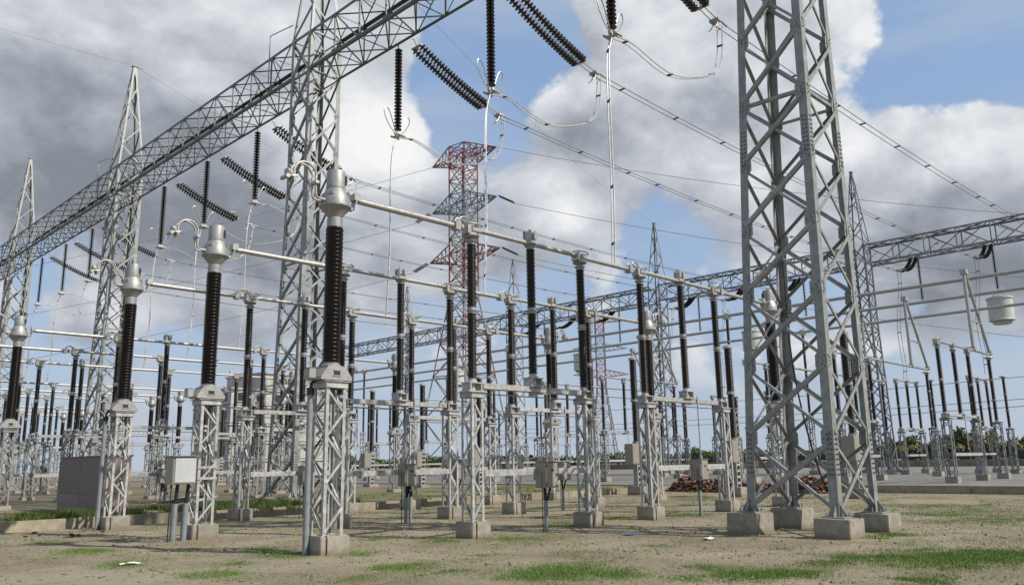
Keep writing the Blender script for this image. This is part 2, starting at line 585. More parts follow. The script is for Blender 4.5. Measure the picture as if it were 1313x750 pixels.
# ------------------------------------------------------------------ lattice pedestal
CORN = [(-1, -1), (1, -1), (1, 1), (-1, 1)]
FACES = [((0, -1, 0), (-1, -1), (1, -1)), ((1, 0, 0), (1, -1), (1, 1)), ((0, 1, 0), (1, 1), (-1, 1)), ((-1, 0, 0), (-1, 1), (-1, -1))]


def pedestal(w, z0, z1, pw, nd, fine=True, crossbar=False, pz=None):
    root = empty('lattice_support')
    h = w / 2
    obj('plinth', (MB().box((0, 0, (z0 + 0.03) / 2 - 0.15), (pw, pw, z0 - 0.03 + 0.3)), CONC, 0.015), root)
    if fine:
        st = MB()
        st.box((-pw / 2 + .13, -pw / 2 - 0.006, z0 / 2 - 0.02), (0.028, 0.01, z0))
        st.box((-pw / 2 + .13, -pw / 2 + 0.06, z0 + 0.006), (0.028, 0.14, 0.01))
        obj('earth_strap', (st, BLACK), root)
    levels = [z0 + 0.06 + (z1 - 0.16 - z0 - 0.06) * i / nd for i in range(nd + 1)]
    legs = []
    a = 0.068 if fine else 0.06
    for sx, sy in CORN:
        m = MB()
        m.angle((sx * h, sy * h, z0 + 0.012), (sx * h, sy * h, z1 - 0.12), a, 0.009, (-sx, 0, 0), (0, -sy, 0))
        m.box((sx * (h - 0.03), sy * (h - 0.03), z0 + 0.006), (0.15, 0.15, 0.014))
        legs.append(m)
    braces = []
    for fi, (n, c1, c2) in enumerate(FACES):
        for k in range(nd):
            a_, b_ = (c1, c2) if (k + fi) % 2 == 0 else (c2, c1)
            m = MB()
            ins = 1 - 0.035 / h
            pa = V((a_[0] * h, a_[1] * h, levels[nd - k]))
            pb = V((b_[0] * h, b_[1] * h, levels[nd - k - 1]))
            cen = V((n[0] * h, n[1] * h, 0))
            for p in (pa, pb):
                p.x = n[0] * h if n[0] else p.x * ins
                p.y = n[1] * h if n[1] else p.y * ins
            m.brace(pa, pb, n, 0.043 if fine else 0.038, 0.006, 0.008 if k % 2 else -0.012)
            braces.append(m)
    cap = MB()
    cap.box((0, 0, z1 - 0.006), (w + 0.16, w + 0.12, 0.014))
    for sx in (-1, 1):
        cap.box((sx * (h + 0.015), 0, z1 - 0.073), (0.02, w + 0.06, 0.118))
        cap.box((0, sx * (h + 0.015), z1 - 0.075), (w + 0.004, 0.02, 0.116))
    if fine:
        for m in legs: obj('leg', (m, GALV), root)
        for m in braces: obj('brace', (m, GALV), root)
        obj('cap_frame', (cap, GALV), root)
        if crossbar:
            for dz in (0.0, 0.26):
                m = MB()
                zc = 1.42 + dz
                for n, c1, c2 in FACES:
                    m.bar((c1[0] * (h + .012), c1[1] * (h + .012), zc), (c2[0] * (h + .012), c2[1] * (h + .012), zc), 0.012, 0.06)
                obj('girt', (m, GALV), root)
    else:
        m = MB()
        for x in legs + braces: m.add(x.v, x.f)
        obj('lattice_frame', (m, GALV_YARD), root)
        obj('cap_frame', (cap, GALV_YARD), root)
    return Proto(root)


PED_CT = pedestal(0.46, 0.34, 3.32, 0.66, 6)
PED_CTB = pedestal(0.46, 0.34, 3.32, 0.66, 6, crossbar=True)
PED_DS = pedestal(0.37, 0.37, 3.3, 0.58, 6)
PED_FAR = pedestal(0.42, 0.37, 3.3, 0.6, 6, fine=False)


# ------------------------------------------------------------------ porcelain
def sheds(r_core, r_shed, z0, z1, n, r_small=None, seg=16):
    prof = [(r_core, z0)]
    p = (z1 - z0) / n
    for i in range(n):
        zb = z0 + p * i
        r = r_shed if (r_small is None or i % 2 == 0) else r_small
        prof += [(r_core, zb + 0.12 * p), (r * 0.985, zb + 0.30 * p), (r, zb + 0.42 * p), (r_core + (r - r_core) * .35, zb + 0.72 * p), (r_core, zb + 0.9 * p)]
    prof.append((r_core, z1))
    return MB().lathe(prof, seg)


def arc(c, r, a0, a1, n, e1, e2):
    c, e1, e2 = V(c), V(e1), V(e2)
    return [c + e1 * (r * math.cos(a0 + (a1 - a0) * i / n)) + e2 * (r * math.sin(a0 + (a1 - a0) * i / n)) for i in range(n + 1)]


def smooth_path(pts, n=8):
    """Catmull-Rom through the points"""
    pts = [V(p) for p in pts]
    ext = [pts[0] * 2 - pts[1]] + pts + [pts[-1] * 2 - pts[-2]]
    res = []
    for i in range(1, len(ext) - 2):
        p0, p1, p2, p3 = ext[i - 1:i + 3]
        for k in range(n):
            t = k / n
            res.append(0.5 * ((2 * p1) + (p2 - p0) * t + (2 * p0 - 5 * p1 + 4 * p2 - p3) * t * t + (3 * p1 - p0 - 3 * p2 + p3) * t ** 3))
    res.append(pts[-1])
    return res


UNIT = sheds(0.09, 0.126, 0, 1.56, 29, 0.115).mesh('porcelain_unit', PORC, 0, 80)
UNIT_CT = sheds(0.155, 0.19, 0, 2.86, 66, 0.181, 20).mesh('porcelain_column', PORC, 0, 80)


def post_insulator(kind):
    """base at 0, stands on a pedestal cap at z=3.3"""
    root = empty('post_insulator')
    b = MB()
    b.box((0, 0, 0.012), (0.5, 0.34, 0.022))
    for sx in (-1, 1):
        b.box((sx * 0.17, 0, 0.11), (0.035, 0.3, 0.174))
    b.box((0, 0, 0.208), (0.44, 0.32, 0.022))
    b.lathe([(0.075, 0.023), (0.075, 0.196)], 12)
    b.lathe([(0.13, 0.219), (0.13, 0.25), (0.1, 0.26), (0.095, 0.32)], 16)
    obj('bearing_base', (b, GALV, 0, 40), root)
    obj('porcelain_unit', UNIT, root, (0, 0, 0.32))
    obj('middle_flange', (MB().lathe([(0.09, 1.87), (0.105, 1.88), (0.105, 1.93), (0.13, 1.935), (0.13, 1.965), (0.105, 1.97), (0.105, 2.03), (0.09, 2.04)], 16), FLANGE, 0, 40), root)
    obj('porcelain_unit', UNIT, root, (0, 0, 2.03))
    c = MB().lathe([(0.09, 3.58), (0.105, 3.59), (0.105, 3.64), (0.14, 3.65), (0.15, 3.68), (0.1, 3.69)], 16)
    if kind == 'jaw':
        c.lathe([(0.09, 3.69), (0.09, 3.75)], 12)
        c.lathe([(0.12, 3.75), (0.185, 3.765), (0.205, 3.79), (0.185, 3.81), (0.12, 3.815)], 20)
    else:
        c.lathe([(0.1, 3.69), (0.17, 3.70), (0.185, 3.72), (0.17, 3.74), (0.1, 3.745)], 20)
    obj('top_cap', (c, FLANGE, 0, 40), root)
    k = MB()
    if kind == 'jaw':
        k.box((0, 0, 3.9), (0.22, 0.17, 0.16))
        k.box((-0.16, 0, 3.94), (0.09, 0.24, 0.22))
        k.box((0.1, 0.1, 3.98), (0.3, 0.03, 0.12))
        k.box((0.1, -0.1, 3.98), (0.3, 0.03, 0.12))
        obj('jaw_contact', (k, ALU), root)
        ring = [V((0.06 + 0.27 * math.cos(t), 0.17 * math.sin(t), 4.09)) for t in np.linspace(0, 2 * math.pi, 24, endpoint=False)]
        rg = MB().tube(ring, 0.02, 8, True)
        for t in (0.6, 2.5, 3.8, 5.7):
            rg.tube([(0.06 + 0.27 * math.cos(t), 0.17 * math.sin(t), 4.09), (0.06 + 0.1 * math.cos(t), 0.08 * math.sin(t), 3.97)], 0.012, 5)
        obj('corona_ring', (rg, ALU), root)
    else:
        for sx in (-1, 1):
            k.box((sx * 0.1, 0, 3.9), (0.05, 0.17, 0.3))
            k.box((sx * 0.1, 0.1, 3.98), (0.1, 0.025, 0.22))
            k.box((sx * 0.1, -0.1, 3.98), (0.1, 0.025, 0.22))
        k.box((0, 0, 3.79), (0.26, 0.15, 0.08))
        obj('tube_clamp', (k, ALU), root)
    return Proto(root)


JAW, MID = post_insulator('jaw'), post_insulator('mid')


def ct_build():
    root = empty('current_transformer')
    # hood with sloping cheeks and a round-topped opening
    hd = MB()
    for sy in (-1, 1):
        prof = [(-0.36, 0.02), (0.36, 0.02), (0.36, 0.09), (0.2, 0.29), (-0.2, 0.29), (-0.36, 0.09)]
        y0, y1 = sy * 0.2, sy * 0.23
        vs = [(x, y0, z) for x, z in prof] + [(x, y1, z) for x, z in prof]
        hd.add(vs, [tuple(range(6)), tuple(range(11, 5, -1))] + [(i, (i + 1) % 6, 6 + (i + 1) % 6, 6 + i) for i in range(6)])
        hd.box((0.0, sy * 0.236, 0.105), (0.2, 0.02, 0.02))
        hd.box((0.0, sy * 0.236, 0.215), (0.17, 0.02, 0.02))
    for sx in (-1, 1):
        hd.bar((sx * 0.352, 0, 0.085), (sx * 0.2, 0, 0.282), 0.4, 0.012, (0, 0, 1))
        hd.box((sx * 0.353, 0, 0.05), (0.012, 0.4, 0.07))
    hd.box((0, 0, 0.298), (0.42, 0.44, 0.014))
    hd.lathe([(0.2, 0.306), (0.2, 0.34), (0.165, 0.35), (0.165, 0.4)], 20)
    obj('base_hood', (hd, FLANGE, 0, 40), root)
    o = MB()
    for sy in (-1, 1):
        o.box((0, sy * 0.2335, 0.16), (0.15, 0.008, 0.085))
    obj('hood_opening', (o, DARK), root)
    tb = MB().box((-0.44, 0.06, 0.15), (0.15, 0.2, 0.2))
    tb.box((-0.44, 0.06, 0.256), (0.17, 0.22, 0.012))
    obj('terminal_box', (tb, FLANGE, 0.006), root)
    obj('porcelain_column', UNIT_CT, root, (0, 0, 0.38))
    tk = MB().lathe([(0.15, 3.22), (0.165, 3.24), (0.165, 3.42), (0.15, 3.44), (0.16, 3.47), (0.315, 3.66), (0.335, 3.665), (0.34, 3.7), (0.335, 3.73), (0.315, 3.735),
                     (0.31, 3.8), (0.29, 3.89), (0.25, 3.98), (0.215, 4.05), (0.205, 4.07)], 28)
    obj('tank', (tk, CAST, 0, 35), root)
    hd2 = MB().lathe([(0.205, 4.071), (0.21, 4.08), (0.21, 4.1), (0.2, 4.105), (0.2, 4.44), (0.19, 4.47), (0.12, 4.48), (0.02, 4.482)], 24)
    obj('expansion_head', (hd2, CAST, 0, 40), root)
    gl = MB()
    gl.tube([V((0.132 + .012, -0.132 - .012, 4.17)), V((0.132 + .012, -0.132 - .012, 4.27)), V((0.132 + .012, -0.132 - .012, 4.37))], [0.03, 0.042, 0.03], 10)
    obj('sight_window', (gl, DARK), root)
    lg = MB()
    for w in (0.5, 2.2, 3.9, 5.4):
        lg.box((0.28 * math.cos(w), 0.28 * math.sin(w), 3.95), (0.05, 0.05, 0.1), Matrix.Rotation(w, 3, 'Z'))
    obj('lifting_lug', (lg, CAST), root)
    # terminal towards the tube (+x)
    tr = MB()
    for sy in (-1, 1):
        tr.bar((0.3, sy * 0.05, 3.72), (0.46, sy * 0.05, 3.72), 0.02, 0.06)
        tr.bar((0.42, sy * 0.055, 3.7), (0.5, sy * 0.055, 4.0), 0.02, 0.09, (0, 1, 0))
    tr.box((0.5, 0, 4.0), (0.16, 0.2, 0.15))
    tr.tube([(0.52, -0.09, 4.06), (0.52, 0.09, 4.06)], 0.05, 10)
    obj('tube_terminal', (tr, ALU), root)
    # twin straps on the other side
    st = MB()
    for sy in (-1, 1):
        y = sy * 0.07
        p = [(-0.3, y, 3.78), (-0.47, y, 3.78), (-0.52, y, 3.86), (-0.53, y, 4.18)] + arc((-0.78, y, 4.22), 0.26, 0.0, math.pi * 1.05, 12, (1, 0, 0), (0, 0, 1))
        st.tube(smooth_path(p, 2), 0.026, 8)
    st.box((-0.53, 0, 4.1), (0.08, 0.28, 0.06))
    obj('twin_strap', (st, ALU), root)
    cl = MB()
    cl.box((-1.05, 0, 4.12), (0.1, 0.22, 0.06))
    for y in (-.08, .08):
        cl.tube([(-1.2, y, 4.1), (-0.98, y, 4.13)], 0.034, 8)
        cl.lathe([(0.03, 0), (0.055, 0.01), (0.055, .07), (0.03, .08)], 10, (-1.12, y, 4.13))
        cl.tube([(-1.04, y, 4.22), (-1.04, y, 4.02)], 0.03, 8)
    cl.tube([(-1.2, -.13, 4.08), (-1.2, .13, 4.08)], 0.045, 10)
    cl.lathe([(0.03, -.07), (0.075, -.06), (0.085, 0), (0.075, .06), (0.03, .07)], 12, (-1.12, 0.0, 4.2), (1, 0.3, 0.2))
    obj('terminal_clamp', (cl, ALU), root)
    return Proto(root)


CT = ct_build()

# tube prototypes along +x
def tube_thing(length, r, kind):
    root = empty('busbar_tube' if kind != 'blade' else 'switch_blade')
    obj('tube' if kind != 'blade' else 'blade_tube', (MB().tube([(0, 0, 0), (length, 0, 0)], r, 14), ALU, 0, 60), root)
    if kind in ('start', 'link'):
        # ends in a clamp with twin arched straps to the next post
        c = MB()
        c.box((length - 0.12, 0, 0.0), (0.16, 2 * r + 0.08, 2 * r + 0.07))
        c.lathe([(r * .6, 0), (r + 0.015, 0.01), (r + 0.015, 0.08), (r * .6, 0.09)], 14, (length, 0, 0), (1, 0, 0))
        obj('end_clamp', (c, ALU), root)
        for sy in (-1, 1):
            y = sy * 0.075
            m = MB().tube(arc((length + 0.08, y, 0.06), 0.19, math.pi, 0.12, 12, (1, 0, 0), (0, 0, 1)) + [V((length + 0.28, y, -0.02))], 0.022, 8)
            obj('arched_strap', (m, ALU), root)
    elif kind == 'end':
        c = MB()
        c.box((0.2, 0, 0.0), (0.16, 2 * r + 0.08, 2 * r + 0.07))
        obj('end_clamp', (c, ALU), root)
        for sy in (-1, 1):
            y = sy * 0.075
            m = MB().tube(arc((0.05, y, 0.06), 0.19, 0.0, math.pi - .12, 12, (1, 0, 0), (0, 0, 1)) + [V((-0.14, y, -0.02))], 0.022, 8)
            obj('arched_strap', (m, ALU), root)
    return Proto(root)


XP = [9.21, 13.1, 15.2, 17.2, 20.0, 22.2, 24.2, 28.1]
TZ = 7.27
T_START = tube_thing(12.72 - 9.7, 0.068, 'start')
T_LINK = tube_thing(19.62 - 17.3, 0.068, 'link')
T_END = tube_thing(27.6 - 24.45, 0.068, 'end')

# channels between the two pedestals of a switch
def channel(length, hgt, depth, name, mat):
    m = MB()
    m.box((length / 2, 0, 0), (length, 0.012, hgt))
    m.box((length / 2, depth / 2 + .006, hgt / 2 - 0.006), (length, depth, 0.012))
    m.box((length / 2, depth / 2 + .006, -hgt / 2 + 0.006), (length, depth, 0.012))
    return m.mesh(name, mat)


def disconnect_switch(L, dz):
    root = empty('disconnect_switch')
    sc = L / 4.1
    up_ = channel(L - 0.5, 0.13, 0.09, 'upper_channel', GALV)
    for sy, nm in ((-1, 0), (1, 0)):
        o = obj('upper_channel', up_, root, (0.25, sy * 0.12, 3.46))
        o.scale = (1, -sy, 1)
    lo = channel(L - 0.42, 0.15, 0.08, 'lower_channel', GALV)
    obj('lower_channel', lo, root, (0.21, -0.19, 1.44))
    s = MB()
    s.box((L / 2, 0, 3.535), (0.42, 0.4, 0.018))
    s.lathe([(0.09, 3.3), (0.09, 3.39), (0.055, 3.4), (0.055, 3.52)], 14, (L / 2, 0, 0))
    obj('centre_bearing', (s, GALV), root)
    rd = MB()
    rd.tube([(2.55, -0.16, 1.66), (2.55, -0.16, 3.62)], 0.022, 8)
    rd.lathe([(0.045, 0), (0.045, 0.1)], 10, (2.55, -0.16, 1.68))
    obj('operating_rod', (rd, GALV), root)
    ln = MB()
    ln.tube([(L / 2, 0.02, 3.36), (2.55, -0.16, 3.36)], 0.016, 6)
    ln.tube([(0.0, 0.22, 3.30), (L, 0.22, 3.30)], 0.014, 6)
    obj('link_rod', (ln, GALV), root)
    obj('blade_tube', (MB().tube([(0.05, 0, dz), (L - .05, 0, dz)], 0.06, 14), ALU, 0, 60), root)
    return Proto(root)


FRAME = disconnect_switch(4.1, TZ + .02)
FRAME5 = disconnect_switch(5.0, TZ + .02)
FRAME45 = disconnect_switch(4.5, TZ + .02)


def mech_box(npipe):
    root = empty('mechanism_box')
    m = MB()
    m.box((0, 0, 0), (0.42, 0.36, 0.62))
    obj('cabinet', (m, BOXP, 0.012), root, (0, 0, 1.36))
    d = MB()
    d.box((0.01, -0.19, 1.36), (0.37, 0.014, 0.56))
    dr = obj('door', (d, BOXP, 0.004), root)
    n = MB()
    n.box((0.02, -0.2, 1.47), (0.085, 0.006, 0.05))
    obj('nameplate', (n, DARK), root)
    k = MB()
    k.box((0.15, -0.206, 1.36), (0.03, 0.02, 0.06))
    for z in (1.14, 1.58):
        k.box((-0.185, -0.2, z), (0.025, 0.02, 0.05))
    obj('door_handle', (k, DARK), root)
    obj('roof_lip', (MB().box((0, -0.01, 1.678), (0.46, 0.42, 0.014)), BOXP), root)
    for i in range(npipe):
        x = -0.02 + 0.17 * i
        obj('conduit', (MB().tube([(x, 0.02, -0.1), (x, 0.02, 0.74)], 0.052, 10), PIPE), root)
        b = MB()
        for j in range(5):
            dx, dy = RND.uniform(-.1, .14), RND.uniform(-.08, .08)
            b.tube(smooth_path([(x + dx * .25, 0.02 + dy * .3, 0.7), (x + dx * .5, dy * .6, 0.86), (dx, dy, 1.06)], 3), 0.022, 6)
        obj('cable_bundle', (b, BLACK), root)
    obj('earth_cable', (MB().tube([(-0.27, -0.1, -0.05), (-0.27, -0.1, 1.44)], 0.012, 6), BLACK), root)
    return Proto(root)


BOX1, BOX2 = mech_box(1), mech_box(2)


# ------------------------------------------------------------------ the three tube rows of each bay
def base_of(row): return 0.0
for ri, y in enumerate(ROWS):
    rn = ROWN[ri]
    near = ri < 3
    GP, GL = 'post insulators of the tube rows', 'lattice pedestals of the tube rows'
    # transformers at both ends
    for e, X in ((0, XP[0]), (1, XP[7])):
        where = 'near end' if e == 0 else 'far end'
        ped = (PED_CTB if (ri == 1 and e == 0) else PED_CT) if near else PED_FAR
        if not near and e == 0 and ri > 4: continue
        ped.place((X, y, 0), f'grey lattice pedestal under the silver transformer, {where}, {rn} tube row', 'pedestal', GL)
        CT.place((X, y, 3.325), f'silver headed current transformer on brown ribbed column, {where} of the {rn} tube row', 'current transformer', 'current transformers', 0 if e == 0 else math.pi)
    for k in (1, 2, 3, 4, 5, 6):
        p = JAW if k in (1, 3, 4, 6) else MID
        p.place((XP[k], y, 3.305 if k not in (2, 5) else 3.235 + .31), f'brown ribbed post insulator, {ORD[k - 1]} post from the left under the {rn} tube', 'insulator', GP,
                math.pi if k in (1, 4) and False else 0)
        if k in (1, 3, 4, 6):
            (PED_DS if near else PED_FAR).place((XP[k], y, 0), f'grey lattice pedestal under {ORD[k - 1]} post from the left, {rn} tube row', 'pedestal', GL)
    for s, k in ((0, 1), (1, 4)):
        sw = ('left', 'right')[s]
        FRAME.place((XP[k], y, 0), f'{sw} disconnect switch of the {rn} tube row, channels, rods and blade tube', 'switch', 'disconnect switches of the tube rows')
        if ri < 6:
            (BOX1 if ri in (0, 2) or s else BOX2).place((XP[k] + 2.16, y - 0.32, 0), f'grey mechanism box on conduit under the {sw} switch, {rn} tube row', 'control box', 'switch mechanism boxes')
    T_START.place((9.7, y, TZ), f'aluminium tube leading from the left transformer to the first post, {rn} tube row', 'tube', 'aluminium tubes of the rows')
    T_LINK.place((17.3, y, TZ), f'aluminium tube linking the left and right switches, {rn} tube row', 'tube', 'aluminium tubes of the rows')
    T_END.place((24.45, y, TZ), f'aluminium tube leading to the far right transformer, {rn} tube row', 'tube', 'aluminium tubes of the rows')


# ------------------------------------------------------------------ gantry towers and beams
def tower_build(levels, hf, leg_a, br_a, fine, gus, peak=28.0, mat=GALV_OLD):
    root = empty('gantry_tower')
    legs = [MB() for _ in CORN]
    braces, gussets, bolts = [], [], MB()
    zt = levels[-1]
    for li, (sx, sy) in enumerate(CORN):
        for za, zb in zip(levels[:-1], levels[1:]):
            ha, hb = hf(za), hf(zb)
            legs[li].angle((sx * ha, sy * ha, za - (0.0 if za == levels[0] else 0.012)), (sx * hb, sy * hb, zb), leg_a, 0.016 if fine else 0.02, (-sx, 0, 0), (0, -sy, 0))
    for fi, (n, c1, c2) in enumerate(FACES):
        n = V(n)
        for i, (za, zb) in enumerate(zip(levels[:-1], levels[1:])):
            ha, hb = hf(za), hf(zb)
            ina, inb = (ha - leg_a * .45) / ha, (hb - leg_a * .45) / hb
            def P(c, hh, ins, z, nn=n):
                x = nn.x * hh if nn.x else c[0] * hh * ins
                y = nn.y * hh if nn.y else c[1] * hh * ins
                return V((x, y, z))
            z0, z1 = za + (0.12 if i == 0 else 0.1), zb - 0.1
            braces.append(MB().brace(P(c1, ha, ina, z0), P(c2, hb, inb, z1), n, br_a * 1.15, 0.009, 0.012))
            braces.append(MB().brace(P(c2, ha, ina, z0), P(c1, hb, inb, z1), n, br_a * .78, 0.009, -0.022))
            if gus and i > 0:
                for c in (c1, c2):
                    cc = P(c, ha, 1, za)
                    o = P(c2 if c is c1 else c1, ha, 1, za)
                    d = (o - cc).normalized()
                    g = MB()
                    w_ = leg_a * 1.42
                    sec = [(0.004, -.21), (w_ * .72, -.21), (w_, -.13), (w_, .13), (w_ * .72, .21), (0.004, .21)]
                    a0 = cc - n * 0.020
                    vs = [a0 + d * x + V((0, 0, z)) for x, z in sec] + [a0 + d * x + V((0, 0, z)) - n * 0.01 for x, z in sec]
                    g.add(vs, [tuple(range(6)), tuple(range(11, 5, -1))] + [(q, (q + 1) % 6, 6 + (q + 1) % 6, 6 + q) for q in range(6)])
                    gussets.append(g)
                    for bx, bz in ((.3, -.12), (.3, .12), (.62, -.07), (.62, .07), (.5, 0), (.95, -.1), (.95, .1), (1.15, -.02)):
                        pb = cc + d * (bx * leg_a) + V((0, 0, bz))
                        bolts.lathe([(0.014, 0), (0.014, 0.016)], 6, pb + n * (0.001 if bx < 0.9 else -0.022), n, True, False)
            if i in gus_h:
                braces.append(MB().brace(P(c1, hb, inb, zb), P(c2, hb, inb, zb), n, br_a, 0.009, -0.034))
        if fine:
            # spliced leg lengths: rows of bolts
            for zs in (1.75, 9.05):
                for c in (c1, c2):
                    for dz in np.arange(-.42, .43, .105):
                        for fx in (.3, .68):
                            hh = hf(zs + dz)
                            x = n.x * hh if n.x else c[0] * (hh - fx * leg_a)
                            y = n.y * hh if n.y else c[1] * (hh - fx * leg_a)
                            bolts.lathe([(0.016, 0), (0.016, 0.02)], 6, V((x, y, zs + dz)) + n * .001, n, True, False)
    # peak above the beam
    pk = MB()
    ht = hf(zt)
    np_ = 5
    for sx, sy in CORN:
        pk.angle((sx * ht, sy * ht, zt), (sx * 0.1, sy * 0.1, peak), leg_a * .6, 0.012, (-sx, 0, 0), (0, -sy, 0))
    obj_legs = legs
    for fi, (n, c1, c2) in enumerate(FACES):
        for i in range(np_):
            ta, tb = i / np_, (i + 1) / np_
            ha, hb = ht + (0.1 - ht) * ta, ht + (0.1 - ht) * tb
            za, zb = zt + (peak - zt) * ta, zt + (peak - zt) * tb
            a_, b_ = (c1, c2) if (i + fi) % 2 else (c2, c1)
            m = MB().brace((a_[0] * ha, a_[1] * ha, za), (b_[0] * hb, b_[1] * hb, zb), n, br_a * .8, 0.008, 0.006)
            braces.append(m)
    pk.box((0, 0, peak + 0.02), (0.34, 0.3, 0.05))
    pk.box((0.28, 0, peak + 0.05), (0.5, 0.06, 0.05))
    if fine:
        for m in legs: obj('leg', (m, mat), root)
        for m in braces: obj('brace', (m, mat), root)
        for m in gussets: obj('gusset_plate', (m, mat), root)
        if bolts.v:
            o = obj('bolts', (bolts, BOLT), root)
            o['kind'] = 'stuff'
        obj('peak', (pk, mat), root)
    else:
        m = MB()
        for x in legs + braces + [pk]: m.add(x.v, x.f)
        obj('lattice_frame', (m, mat), root)
    hb = hf(levels[0])
    for sx, sy in CORN:
        x, y = sx * hb, sy * hb
        f = MB()
        f.box((x - sx * .06, y - sy * .06, levels[0] - 0.012), (0.46, 0.46, 0.03))
        for dx, dy in ((-1, 0), (1, 0), (0, -1), (0, 1)):
            a = V((x - sx * .06 + dx * .03, y - sy * .06 + dy * .03, levels[0] + 0.004))
            t_ = V((dx, dy, 0))
            s_ = V((-dy, dx, 0)) * 0.008
            vs = [a + s_, a + t_ * .17 + s_, a + t_ * .17 + s_ + V((0, 0, .05)), a + t_ * .03 + s_ + V((0, 0, .26)), a + s_ + V((0, 0, .26))]
            vs += [q - 2 * s_ for q in vs]
            f.add(vs, [(0, 1, 2, 3, 4), (9, 8, 7, 6, 5)] + [(q, (q + 1) % 5, 5 + (q + 1) % 5, 5 + q) for q in range(5)])
        for dx in (-.17, .17):
            for dy in (-.17, .17):
                f.lathe([(0.018, 0), (0.018, 0.07)], 6, (x - sx * .06 + dx, y - sy * .06 + dy, levels[0]), None, True, False)
        obj('foot_plate', (f, mat), root)
        p = MB().box((x - sx * .04, y - sy * .04, 0.085), (0.76, 0.76, 0.71))
        obj('plinth', (p, CONC, 0.016), root)
    return Proto(root)


LV = [0.47, 2.1, 3.75, 5.4, 7.0, 8.6, 10.15, 11.85, 13.5, 15.2, 17.0, 18.85, 20.75]
gus_h = (5, 10, 11)
def hf1(z): return 1.06 - 0.26 * min(1, (z - .47) / 13.0)
GX = 18.4
TOWER = tower_build(LV, hf1, 0.2, 0.085, True, True)
TY = [8.72, 30.5, 53.3, 76.2]
TL = ['large grey lattice gantry tower standing closest at right, on four concrete plinths', 'lattice gantry tower behind the nearest silver transformer', 'lattice gantry tower with pointed peak left of the nearest insulator strings', 'leftmost pointed lattice gantry tower at the photo edge']
for y, l in zip(TY, TL):
    t_ = TOWER.place((GX, y, 0), l, 'gantry tower', 'towers of the near gantry')
    if y == TY[0]: t_.rotation_euler = (0.0285, 0, 0)   # this one leans a little towards the open ground

TOWER_F = tower_build([0.4 + 2.04 * i for i in range(11)], lambda z: 1.05 - 0.27 * min(1, z / 13), 0.16, 0.09, False, False, mat=STEEL_FAR)
G2X = 75.4
TY2 = [6.6, 29.0, 51.6, 74.2, 96.8]
for i, y in enumerate(TY2[1:]):
    TOWER_F.place((G2X, y, 0.1), f'distant lattice gantry tower with pointed peak, {ORD[i]} from the right along the far gantry', 'gantry tower', 'towers of the far gantry')


def beam_build(L, n, x0, x1, z0, z1, ca, ba, fine, mat):
    """box truss along +y from 0 to L"""
    root = empty('gantry_beam')
    chords, br = [], []
    for sx, x in ((-1, x0), (1, x1)):
        for sz, z in ((-1, z0), (1, z1)):
            chords.append(MB().angle((x, 0, z), (x, L, z), ca, 0.014, (-sx, 0, 0), (0, 0, -sz)))
    p = L / n
    def B(a, b, nn, off, s=1.0):
        br.append(MB().brace(a, b, nn, ba * s, 0.009, off))
    e = ca * .5
    for i in range(n):
        y, yn = i * p, (i + 1) * p
        for sx, x in ((-1, x0), (1, x1)):
            nn = (sx, 0, 0)
            if i: B((x, y, z0 + e), (x, y, z1 - e), nn, -0.018)
            if (i + (sx > 0)) % 2: B((x, y + .05, z0 + e), (x, yn - .05, z1 - e), nn, 0.012)
            else: B((x, y + .05, z1 - e), (x, yn - .05, z0 + e), nn, 0.012)
            ym = (y + yn) / 2
            B((x, ym, (z0 + z1) / 2), (x, yn - .04, z1 - e if not (i + (sx > 0)) % 2 else z0 + e), nn, -0.030, .7)
        for sz, z in ((-1, z0), (1, z1)):
            nn = (0, 0, sz)
            if i: B((x0 + e, y, z), (x1 - e, y, z), nn, -0.018)
            B((x0 + e, y + .05, z), (x1 - e, yn - .05, z), nn, 0.012)
            B((x1 - e, y + .05, z), (x0 + e, yn - .05, z), nn, -0.030, .8)
    if fine:
        for m in chords: obj('chord', (m, mat), root)
        for m in br: obj('brace', (m, mat), root)
        g = MB()
        for i in range(1, n):
            for x, s in ((x0, 1), (x1, -1)):
                for z in (z0, z1):
                    sz = 1 if z == z0 else -1
                    g.box((x - s * 0.004, i * p, z + sz * .11), (0.008, 0.3, 0.2))
        o = obj('gusset_plates', (g, mat), root)
        o['kind'] = 'stuff'
    else:
        m = MB()
        for x in chords + br: m.add(x.v, x.f)
        obj('lattice_frame', (m, mat), root)
    return Proto(root)


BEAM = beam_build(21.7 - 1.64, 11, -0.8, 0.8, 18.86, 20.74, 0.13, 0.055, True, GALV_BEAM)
BLAB = ['dark lattice box beam crossing the top, from the closest tower to the second tower', 'lattice box beam between second and third gantry towers at upper left', 'lattice box beam descending to the leftmost pointed tower']
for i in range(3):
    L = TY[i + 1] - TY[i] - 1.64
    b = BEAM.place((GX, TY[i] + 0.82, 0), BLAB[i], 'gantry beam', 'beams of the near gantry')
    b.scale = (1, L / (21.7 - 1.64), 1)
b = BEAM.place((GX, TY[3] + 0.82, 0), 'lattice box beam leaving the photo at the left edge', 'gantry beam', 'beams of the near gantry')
BEAM_F = beam_build(22.5 - 1.5, 8, -0.85, 0.85, 18.86, 20.74, 0.15, 0.09, False, STEEL_FAR)
for i in range(5):
    y0 = TY2[i] if i < 5 else 0
    BEAM_F.place((G2X, y0 + 0.76, 0), f'distant lattice box beam of the far gantry, {ORD[i]} span from the right', 'gantry beam', 'beams of the far gantry')


